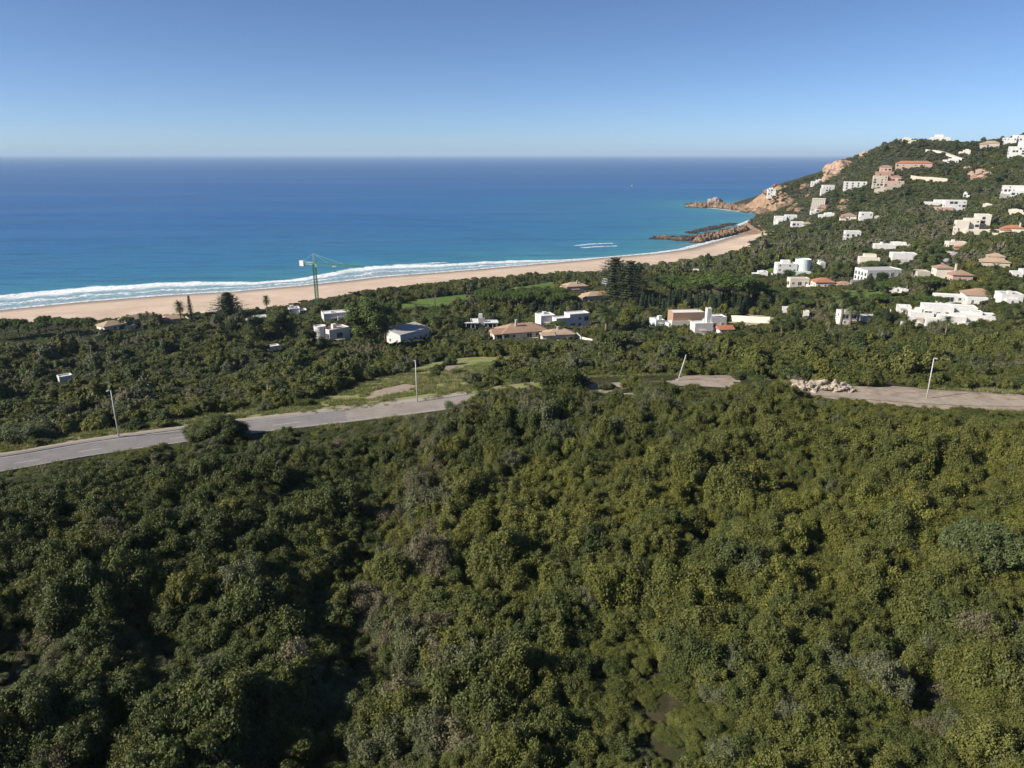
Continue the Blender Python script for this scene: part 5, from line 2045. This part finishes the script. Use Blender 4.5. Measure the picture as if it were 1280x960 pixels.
# ------------------------------------------------------------------ bushes and thickets
def jitter_grid(x0, x1, y0, y1, sp, rng):
    X, Y = np.meshgrid(np.arange(x0, x1, sp), np.arange(y0, y1, sp))
    X = X + rng.uniform(-.5, .5, X.shape) * sp
    Y = Y + rng.uniform(-.5, .5, Y.shape) * sp
    return X.ravel(), Y.ravel()


def blocked(X, Y, Z, margin=1.0):
    """house footprints, tracks, lawns, clearings, road"""
    m = np.zeros(X.shape, bool)
    for (a, b, rot_, rects) in FOOT:
        c_, s__ = math.cos(rot_), math.sin(rot_)
        lx, ly = (X - a) * c_ + (Y - b) * s__, -(X - a) * s__ + (Y - b) * c_
        for qx, qy, hw, hd in rects:
            m |= (np.abs(lx - qx) < hw + margin) & (np.abs(ly - qy) < hd + margin)
    for C in TRACKS:
        m |= poly_dist(X, Y, C) < 4.5
    px, py, dep = project(X, Y, Z)
    for P in LAWNS + DIRTS:
        m |= in_poly(px, py, P)
    bank = np.zeros(X.shape, bool)
    for P in BANKS:
        bank |= in_poly(px, py, P)
    m |= bank & (RNG.random(X.shape) > 0.03)
    return m


def house_limit(X, Y, Z, hgt):
    """plants right in front of a house are garden height"""
    px, py, dep = project(X, Y, Z)
    s = dep / F
    out = hgt.copy()
    for a, b, r, x0, x1, yt, yb, sh, hs in HOUSES:
        m = (px > x0 - 6) & (px < x1 + 6) & (py > yb - 3) & (py < yb + (yb - yt) * 2.2 + 8)
        lim = np.maximum(0.9, (py - yb + 0.48 * (yb - yt) * RNG.random(X.shape) ** .6) * s)
        lim = np.where(dep > 480, np.maximum(lim, 2.6), lim)
        out = np.where(m, np.minimum(out, lim), out)
    return out


def stuff_object(name, X, Y, Z, idx, rot, scl, variants, label, cat):
    """one object: points that carry the plants (geometry nodes)"""
    src = bpy.data.collections.new(name + '_plants')
    for i, me in enumerate(variants):
        so = bpy.data.objects.new('%s_plant_%03d' % (name, i), me)
        src.objects.link(so)
    me = bpy.data.meshes.new(name)
    me.from_pydata(np.stack([X, Y, Z], -1).tolist(), [], [])
    me.attributes.new('idx', 'INT', 'POINT').data.foreach_set('value', idx.astype(np.int32))
    me.attributes.new('rot', 'FLOAT_VECTOR', 'POINT').data.foreach_set('vector', rot.astype(np.float32).ravel())
    me.attributes.new('scl', 'FLOAT_VECTOR', 'POINT').data.foreach_set('vector', scl.astype(np.float32).ravel())
    for m_ in {m2 for v in variants for m2 in v.materials}:
        me.materials.append(m_)
    o = link(name, me)
    ng = bpy.data.node_groups.new(name + '_scatter', 'GeometryNodeTree')
    ng.interface.new_socket('Geometry', in_out='INPUT', socket_type='NodeSocketGeometry')
    ng.interface.new_socket('Geometry', in_out='OUTPUT', socket_type='NodeSocketGeometry')
    gi = ng.nodes.new('NodeGroupInput')
    go = ng.nodes.new('NodeGroupOutput')
    ci = ng.nodes.new('GeometryNodeCollectionInfo')
    ci.inputs['Collection'].default_value = src
    ci.inputs['Separate Children'].default_value = True
    ci.inputs['Reset Children'].default_value = True
    ip = ng.nodes.new('GeometryNodeInstanceOnPoints')
    ip.inputs['Pick Instance'].default_value = True

    def named(nm, typ):
        a = ng.nodes.new('GeometryNodeInputNamedAttribute')
        a.data_type = typ
        a.inputs['Name'].default_value = nm
        return [q for q in a.outputs if q.enabled and q.name == 'Attribute'][0]
    e2r = ng.nodes.new('FunctionNodeEulerToRotation')
    L = ng.links.new
    L(named('rot', 'FLOAT_VECTOR'), e2r.inputs[0])
    L(gi.outputs[0], ip.inputs['Points'])
    L(ci.outputs[0], ip.inputs['Instance'])
    L(named('idx', 'INT'), ip.inputs['Instance Index'])
    L(e2r.outputs[0], ip.inputs['Rotation'])
    L(named('scl', 'FLOAT_VECTOR'), ip.inputs['Scale'])
    L(ip.outputs[0], go.inputs[0])
    md = o.modifiers.new('scatter', 'NODES')
    md.node_group = ng
    tag(o, label, cat, kind='stuff')
    return o


def kinds_for(X, Y, table, rng, scale=14.0):
    """plants of one kind grow in drifts"""
    a = fbm(X / scale, Y / scale, 3, 40) * .75 + rng.random(X.shape) * .25
    order = np.argsort(a)
    rank = np.empty(len(a))
    rank[order] = (np.arange(len(a)) + .5) / max(1, len(a))
    cum = 0
    out = np.zeros(len(a), int)
    names = list(table)
    tot = sum(table.values())
    for i, k in enumerate(names):
        lo = cum / tot
        cum += table[k]
        out[(rank >= lo) & (rank < cum / tot + 1e-9)] = i
    # sprinkle strays
    st = rng.random(len(a)) < 0.14
    out[st] = rng.choice(len(names), st.sum(), p=np.array(list(table.values())) / tot)
    return out


def in_view(X, Y, ang=43):
    return (np.abs(np.arctan2(X, Y)) < R(ang)) & (Y > 8)


# --- near thicket, this side of the road
rng = np.random.default_rng(5)
X, Y = jitter_grid(-150, 175, 18, 160, 1.62, rng)
m = in_view(X, Y, 58)
X, Y = X[m], Y[m]
d, zr, sd = road_near(X, Y)
m = ((sd < 0) & (d > 5.6)) | (Y < 60)
X, Y, d = X[m], Y[m], d[m]
Z = height(X, Y)
clump = fbm(X / 9, Y / 9, 3, 71)
gap = fbm(X / 6.5, Y / 6.5, 3, 87)
m = (gap > 0.30) | (rng.random(X.shape) < .92)
X, Y, Z, d, clump, gap = X[m], Y[m], Z[m], d[m], clump[m], gap[m]
m = ~blocked(X, Y, Z)
X, Y, Z, d, clump, gap = X[m], Y[m], Z[m], d[m], clump[m], gap[m]
ntab = {'brown': 5, 'grey': 9, 'dark': 27, 'olive': 36, 'yellow': 23}
# kinds swapped darker left of the gully, lighter right: slope shade put into colour
kd = kinds_for(X - 0.9 * np.minimum(X, 25), Y, ntab, rng, 24)
names = list(ntab)
ksh = rng.random(len(X))
left = X < -12 - (Y - 50) * .12
kd = np.where(left & (kd == names.index('yellow')) & (ksh < .85), names.index('dark'), kd)
kd = np.where(left & (kd == names.index('olive')) & (ksh < .60), names.index('dark'), kd)
kd = np.where(~left & (X > 8) & (kd == names.index('dark')) & (ksh < .45), names.index('olive'), kd)
gully = np.abs(X + 13 + (Y - 50) * .12) < 9
kd = np.where((X > 6) & (kd == names.index('brown')) & (rng.random(len(X)) < .8), names.index('olive'), kd)
kd = np.where(gully & (X > -16) & (ksh > .55), rng.choice([names.index('grey'), names.index('brown')], len(X)), kd)
sc = rng.uniform(.6, 1.2, len(X)) * (0.75 + 0.85 * clump)
sc = np.where(gap < .30, np.minimum(sc, rng.uniform(.45, .75, len(X))), sc)
mound = np.clip(1.75 * (1 - np.abs(2 * fbm(X / 11, Y / 11, 2, 140) - 1)) - .35, 0, 1)      # crowns merge into mounds with hollows between
sc = sc * (.72 + .62 * mound)
hz = sc * rng.uniform(.62, 1.42, len(X)) * (0.62 + .72 * mound)
for path, wd, dp in GULLIES:
    q_ = 1 - sstep(0, wd * .55, poly_dist(X, Y, path))
    hz = hz * (1 - .28 * q_)
    sc = sc * (1 - .15 * q_)
px, py, dep = project(X, Y, Z)
# shrubs are lower along the open stretches of the road and tall where the thicket hides it
hide = ((px > 575) & (px < 745)) | ((px > 795) & (px < 838)) | ((px > 915) & (px < 985))
hide &= d < 30
nearroad = np.where(hide, 1.15, 1 - .45 * (1 - sstep(5.5, 11, d)))
sc, hz = sc * np.clip(0.6 + .4 * nearroad, .6, 1.1), hz * nearroad
# the crest of the thicket just reaches the edge of the road
edge = np.interp(px, [-100, 0, 145, 240, 330, 430, 500, 570, 592, 640, 700, 732, 745, 795, 806, 832, 843, 914, 926, 985, 1002, 1040, 1120, 1200, 1290],
                 [600, 588, 568, 552, 540, 540, 524, 506, 486, 475, 470, 472, 484, 486, 470, 470, 482, 482, 469, 472, 484, 493, 503, 510, 511])
edge = edge + (fbm(X / 4.5, Y / 4.5, 3, 17) - .40) * np.where(px < 575, 62, 36)
lim = (py - edge) * dep / F / 2.3
near_c = dep > 85
hz = np.where(near_c, np.minimum(hz, np.maximum(lim, .22)), hz)
front_row = hide & (d < 19)
hz = np.where(front_row, np.maximum(hz, np.clip(lim * .9, .3, 2.4)), hz)
sc = np.where(near_c, np.minimum(sc, .35 + hz * 1.1), sc)
sc = np.where(front_row, np.maximum(sc, .5 * hz), sc)
rot = np.stack([rng.normal(0, .09, len(X)), rng.normal(0, .09, len(X)), rng.uniform(0, 6.28, len(X))], -1)
scl = np.stack([sc, sc * rng.uniform(.9, 1.1, len(X)), hz], -1)
var = rng.integers(0, 5, len(X))
topy = project(X, Y, Z + hz * 2.2)[1]
vis = (px > -10) & (px < 1290) & (py < 1010) & (topy < 950)
size = np.where(vis, sc / dep, 0)
order = np.argsort(-size)[:290]
single = np.zeros(len(X), bool)
single[order] = True

KN = {'dark': 'dark green', 'olive': 'olive green', 'yellow': 'yellow green', 'grey': 'grey green', 'brown': 'dry brownish twiggy'}
COLN = ['at the left edge', 'left of centre', 'in the gully', 'in the middle', 'right of centre', 'towards the right', 'at the right edge']
made = {}
bot = np.argsort(-py[order])
lab_count = {}
for i in order:
    k = names[kd[i]]
    q = (k, int(var[i]))
    o = bpy.data.objects.new('shrub', NEAR[k][var[i]])
    COL.objects.link(o)
    o.location = (X[i], Y[i], Z[i] - .1)
    o.rotation_euler = rot[i]
    o.scale = scl[i]
    c = min(6, max(0, int(px[i] / 1280 * 7)))
    hgt = hz[i] * 2.2
    shape = 'tall' if hgt > 2.3 else 'low' if hgt < 1.45 else 'rounded'
    wd = 'broad' if sc[i] > 1.15 else 'small' if sc[i] < .85 else ''
    row = 'along the bottom edge' if py[i] > 900 else 'just above the bottom edge' if py[i] > 850 else 'higher up'
    lab = ' '.join(w_ for w_ in [wd, shape, KN[k], 'shrub', COLN[c], row] if w_)
    tag(o, lab, 'shrub', '%s shrubs of the near thicket' % KN[k])

rest = ~single
vnames = [v for k in names for v in NEAR[k]]
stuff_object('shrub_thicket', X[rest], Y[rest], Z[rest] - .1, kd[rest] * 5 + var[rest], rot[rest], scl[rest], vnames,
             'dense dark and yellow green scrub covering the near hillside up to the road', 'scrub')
print('near shrubs', len(X))

# special plants of the near slope
ac_rng = np.random.default_rng(77)
ac_lob = []
for k in range(34):
    a = k * 2.39996
    q = math.sqrt((k + .5) / 34)
    ac_lob.append((3.9 * q * math.cos(a), 3.4 * q * math.sin(a), 2.0 + 1.9 * math.sqrt(1 - q * q * .95) + ac_rng.uniform(-.35, .35), ac_rng.uniform(.55, .95)))
ac_me = foliage_mesh('feathery_crown', ac_lob, 15000, 0.13, FOL['acacia'], 78, core=.7, aspect=2.6, shell=(.65, 1.2), up=.4)
x, y, z, s = scale_at(1222, 722)
ac = empty('feathery_tree', (x, y, z + .1))
tag(ac, 'large soft grey green feathery tree standing out of the scrub at right', 'tree')
link('crown', ac_me, ac)
link('trunk', limb_mesh([([(0, 0, -1), (0, 0, 1.2), (.1, .1, 2.6)], [.22, .18, .1])] + [([(0, 0, 1), (q[0] * .5, q[1] * .5, 1.8), q[:3]], [.1, .07, .03]) for q in ac_lob[::5]], M['trunk'], 'feathery_trunk'), ac)
ac.scale = (1.0, 1.0, 1.25)
rb_lob = dome_lobes(3.3, 4.6, 64, .6, 1.1, np.random.default_rng(81)) + [(0, 0, 1.5, 2.6), (1.2, .6, 1.2, 2.0), (-1.2, -.4, 1.2, 2.0)]
rb_me = foliage_mesh('round_bush_crown', rb_lob, 32000, 0.12, FOL['dark'], 82, core=.86, shell=(.8, 1.12))
x, y, z, s = scale_at(272, 553)
rb = link('round_bush', rb_me, None, (x, y, z - .3))
rb.scale = (1.45, 1.25, 1.15)
tag(rb, 'large dense round bush standing alone at the near edge of the road', 'bush')
for px_, py_, wpx, lab, kind in [(35, 552, 60, 'grey green rounded bush on the far bank at the left edge', 'grey'), (700, 486, 66, 'broad dark bush behind the hidden bend of the road', 'dark'),
                                 (795, 488, 40, 'round olive bush left of the tilted lamp post', 'olive'), (757, 486, 24, 'small pale bush left of the round olive bush', 'grey'),
                                 (212, 498, 34, 'grey purple bush on the left bank beyond the road', 'brown'), (240, 500, 36, 'reddish brown bush beside the grey purple bush', 'brown'),
                                 (1262, 484, 34, 'dark bush above the dirt track at the right edge', 'grey'), (382, 508, 26, 'dark bush left of the grassy bank', 'dark')]:
    x, y, z, s = scale_at(px_, py_)
    o = link('bush', NEAR[kind][1], None, (x, y, z - .2))
    k_ = wpx * s / 3.0
    o.scale = (k_, k_, k_ * .8)
    tag(o, lab, 'bush')
    TREE_SPOTS.append((x, y, k_ * 1.3, 2))

def garden(rng, far):
    """plants along the walls of the villas"""
    out = []
    for a, b, rot_, rects in FOOT:
        if (math.hypot(a, b) > 515) != far or not rects:
            continue
        c_, s__ = math.cos(rot_), math.sin(rot_)
        for qx, qy, hw, hd in rects:
            for k in range(int(3 + hw * (.6 if far else .85))):
                if rng.random() < .72:
                    u, v = rng.uniform(-hw, hw), -hd - rng.uniform(1.2, 4.0)
                else:
                    u, v = (hw + rng.uniform(1.2, 3.5)) * (1 if rng.random() < .5 else -1), rng.uniform(-hd, hd)
                lx, ly = qx + u, qy + v
                if any(abs(lx - r_[0]) < r_[2] + .9 and abs(ly - r_[1]) < r_[3] + .9 for r_ in rects):
                    continue
                out.append((a + lx * c_ - ly * s__, b + lx * s__ + ly * c_, rng.uniform(.9, 3.0) * (1.25 if far else 1.0)))
    return np.array(out)


# --- beyond the road down to the beach
rng = np.random.default_rng(6)
X, Y = jitter_grid(-420, 420, 95, 560, 2.5, rng)
m = in_view(X, Y, 42)
X, Y = X[m], Y[m]
d, zr, sd = road_near(X, Y)
s_ = shore_sd(X, Y)
rr = np.hypot(X, Y)
inland = in_poly(X, Y, back + [at_z(948, 296, 3), (420, 700), (9000, 600), (9000, -9000), (-9000, -9000)])
m = ((sd > 0) & (d > 6.5)) & (rr < 520) & inland & (s_ > 12)
X, Y, d = X[m], Y[m], d[m]
Z = height(X, Y)
m = ~blocked(X, Y, Z)
X, Y, Z, d = X[m], Y[m], Z[m], d[m]
db = poly_dist(X, Y, back)
gapn = fbm(X / 12, Y / 12, 3, 33)
m = (gapn > .33) & ((db > 8) | (rng.random(X.shape) < .5)) & ((d > np.where(X < -35, 14.5, 11)) | (rng.random(X.shape) < .13))
X, Y, Z, d, db = X[m], Y[m], Z[m], d[m], db[m]
for P in DIRTS + BANKS:
    pass
mtab = {'brown': 6, 'grey': 13, 'dark': 28, 'olive': 34, 'yellow': 9, 'deep': 10}
kd = kinds_for(X, Y, mtab, rng, 30)
big = fbm(X / 20, Y / 20, 3, 61)
sc = rng.uniform(.75, 1.35, len(X)) * (.75 + .9 * big)
mound = np.clip(1.75 * (1 - np.abs(2 * fbm(X / 19, Y / 13, 2, 240) - 1)) - .35, 0, 1)
sc = sc * (.8 + .4 * mound)
H = sc * 2.0 * rng.uniform(.8, 1.15, len(X)) * (.55 + .75 * mound)
tall = (rng.random(len(X)) < np.where(np.hypot(X, Y) > 250, .085, .035)) * sstep(14, 30, d)
sc, H = sc * (1 + .55 * tall), H * (1 + 1.0 * tall)
H *= 1 - .5 * (1 - sstep(6, 16, d))
H *= 1 - .72 * (1 - sstep(6, 34, db))
H = house_limit(X, Y, Z, H)
px, py, dep = project(X, Y, Z)
H = np.where((px < 125) & (py > 410) & (py < 438), np.minimum(H, 2.0), H)
scl = np.stack([np.minimum(sc, .5 + H * .7), np.minimum(sc, .5 + H * .7), H / 2.4], -1)
rot = np.stack([rng.normal(0, .08, len(X)), rng.normal(0, .08, len(X)), rng.uniform(0, 6.28, len(X))], -1)
G_ = garden(rng, False)
X, Y, Z = np.append(X, G_[:, 0]), np.append(Y, G_[:, 1]), np.append(Z, height(G_[:, 0], G_[:, 1]))
gs = np.clip(G_[:, 2] * rng.uniform(.35, .6, len(G_)), .4, 1.2)
scl = np.concatenate([scl, np.stack([gs, gs, G_[:, 2] / 2.4], -1)])
rot = np.concatenate([rot, np.stack([0 * gs, 0 * gs, rng.uniform(0, 6.28, len(gs))], -1)])
kd = np.append(kd, rng.integers(0, len(mtab), len(gs)))
mnames = list(mtab)
stuff_object('coastal_scrub', X, Y, Z - .15, kd * 3 + rng.integers(0, 3, len(X)), rot, scl, [v for k in mnames for v in MID[k]],
             'mixed dark scrub and low trees filling the plain between road and beach', 'scrub')
print('mid', len(X))

# --- the hill
rng = np.random.default_rng(8)
X, Y = jitter_grid(-100, 1000, 420, 1300, 4.6, rng)
m = in_view(X, Y, 42)
X, Y = X[m], Y[m]
rr = np.hypot(X, Y)
s_ = shore_sd(X, Y)
inland = in_poly(X, Y, back + [at_z(948, 296, 3), (330, 800), (300, 880), (330, 1600), (9000, 1600), (9000, -9000), (-9000, -9000)])
m = (rr > 515) & (rr < 1260) & (s_ > np.where(Y > 900, 8, 14)) & inland
X, Y = X[m], Y[m]
Z = height(X, Y)
m = ~blocked(X, Y, Z, 2.0) & (fbm(X / 30, Y / 30, 3, 93) > .24)
s_ = shore_sd(X, Y)
rocky = (s_ < 18) & (Y > 830)
m &= ~rocky | (rng.random(X.shape) < .5)
X, Y, Z = X[m], Y[m], Z[m]
ftab = {'brown': 14, 'grey': 28, 'dark': 19, 'olive': 30, 'deep': 4, 'yellow': 5}  # greyer, lighter mix puts distance haze into the scrub's colour
kd = kinds_for(X, Y, ftab, rng, 45)
big = fbm(X / 40, Y / 40, 3, 21)
sc = rng.uniform(.8, 1.5, len(X)) * (.7 + 1.1 * big) * 1.25
hi = sstep(700, 950, np.hypot(X, Y))
H = sc * 2.6 * rng.uniform(.6, 1.2, len(X)) * (1 - .35 * hi)
H = H * np.where(rng.random(len(X)) < .08, 1.7, 1.0)
H = H * (1 - .7 * (1 - sstep(6, 38, poly_dist(X, Y, back))))
H = house_limit(X, Y, Z, H)
scl = np.stack([np.minimum(sc, .7 + H * .6), np.minimum(sc, .7 + H * .6), H / 2.4], -1)
rot = np.stack([rng.normal(0, .1, len(X)), rng.normal(0, .1, len(X)), rng.uniform(0, 6.28, len(X))], -1)
G_ = garden(rng, True)
X, Y, Z = np.append(X, G_[:, 0]), np.append(Y, G_[:, 1]), np.append(Z, height(G_[:, 0], G_[:, 1]))
gs = np.clip(G_[:, 2] * rng.uniform(.4, .65, len(G_)), .5, 1.6)
scl = np.concatenate([scl, np.stack([gs, gs, G_[:, 2] / 2.4], -1)])
rot = np.concatenate([rot, np.stack([0 * gs, 0 * gs, rng.uniform(0, 6.28, len(gs))], -1)])
kd = np.append(kd, rng.integers(0, len(ftab), len(gs)))
fnames = list(ftab)
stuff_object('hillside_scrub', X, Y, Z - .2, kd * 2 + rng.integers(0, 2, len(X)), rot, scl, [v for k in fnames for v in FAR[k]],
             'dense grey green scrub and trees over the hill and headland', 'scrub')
print('far', len(X))

# --- grass tufts on the bank and verge
rng = np.random.default_rng(9)
V, Fc, lv = [], [], []
for k in range(40):
    a = rng.uniform(0, 6.28)
    b0 = rng.uniform(-.25, .25, 2)
    hgt = rng.uniform(.18, .5)
    le = rng.uniform(-.2, .2, 2)
    b = len(V)
    V += [(b0[0] - .03 * math.cos(a), b0[1] - .03 * math.sin(a), 0), (b0[0] + .03 * math.cos(a), b0[1] + .03 * math.sin(a), 0), (b0[0] + le[0], b0[1] + le[1], hgt)]
    Fc.append([b, b + 1, b + 2])
    lv.append(rng.random())
GR = []
for nm, cols in (('grass', [(0.125, 0.16, 0.04), (0.155, 0.175, 0.048)]), ('straw', [(0.29, 0.25, 0.13), (0.24, 0.22, 0.11)])):
    me = mesh_from(nm + '_tuft', np.array(V), Fc, [foliage(nm + '_blades', cols, .3)])
    me.attributes.new('lv', 'FLOAT', 'FACE').data.foreach_set('value', np.array(lv, np.float32))
    GR.append(me)
X, Y = jitter_grid(-140, 140, 90, 215, .8, rng)
Z = height(X, Y)
d, zr, sd = road_near(X, Y)
px, py, dep = project(X, Y, Z)
m = np.zeros(X.shape, bool)
for P in BANKS + LAWNS[2:3]:
    m |= in_poly(px, py, P)
m |= (sd > 0) & (d > 5.3) & (d < 15)
m |= (sd < 0) & (d > 3.9) & (d < 7)
for P in DIRTS:
    m &= ~in_poly(px, py, P)
m &= fbm(X / 3, Y / 3, 3, 12) > .42
X, Y, Z = X[m], Y[m], Z[m]
sg = rng.uniform(.6, 1.7, len(X))
stuff_object('bank_grass', X, Y, Z - .02, (rng.random(len(X)) < .3 + .4 * (fbm(X / 8, Y / 8, 3, 4) - .4)).astype(int), np.stack([0 * X, 0 * X, rng.uniform(0, 6.28, len(X))], -1),
             np.stack([sg * 1.3, sg * 1.3, sg], -1), GR, 'rough green and straw coloured grass on the bank beside the road', 'grass')

# ------------------------------------------------------------------ daylight
SUN_EL, SUN_AZ = 33.0, 252.0          # azimuth clockwise from +Y: the sun stands left of and a little behind the camera
sl = bpy.data.lights.new('sun', 'SUN')
sl.energy = 4.5
sl.angle = R(0.53)
sl.color = (1.0, 0.925, 0.81)
so = bpy.data.objects.new('sun', sl)
COL.objects.link(so)
az, el = R(SUN_AZ), R(SUN_EL)
sdir = Vector((math.sin(az) * math.cos(el), math.cos(az) * math.cos(el), math.sin(el)))
so.rotation_euler = (-sdir).to_track_quat('-Z', 'Y').to_euler()
so.location = sdir * 500

w = bpy.data.worlds.new('World')
SC.world = w
w.use_nodes = True
nt = w.node_tree
bg = nt.nodes['Background']
sky = nt.nodes.new('ShaderNodeTexSky')
sky.sky_type = 'NISHITA'
sky.sun_disc = False
sky.sun_elevation = el
sky.sun_rotation = az
sky.altitude = 0
sky.air_density = 0.5
sky.dust_density = 0.3
sky.ozone_density = 5.0
nt.links.new(sky.outputs[0], bg.inputs[0])
bg.inputs[1].default_value = 0.075

# ------------------------------------------------------------------ sea air
HZ = 5.0e-5
hm, nt2, out2 = new_mat('sea_air')
pv = nt2.nodes.new('ShaderNodeVolumePrincipled')
pv.inputs['Density'].default_value = HZ
pv.inputs['Color'].default_value = (0.60, 0.80, 1.0, 1)
pv.inputs['Anisotropy'].default_value = 0.0
nt2.links.new(pv.outputs[0], out2.inputs['Volume'])
hz_o = MB().box(-90000, 90000, -90000, 90000, -12, 230).build('haze', hm)
hz_o['kind'] = 'stuff'
hz_o['label'] = 'thin pale blue haze over sea and hill'

SC.view_settings.view_transform = 'Standard'
SC.view_settings.look = 'None'
SC.view_settings.exposure = 0.78
SC.view_settings.gamma = 1.0
SC.render.engine = 'CYCLES'
cy = SC.cycles
cy.use_denoising = True
cy.max_bounces = 5
cy.diffuse_bounces = 2
cy.glossy_bounces = 2
cy.transmission_bounces = 2
cy.transparent_max_bounces = 4
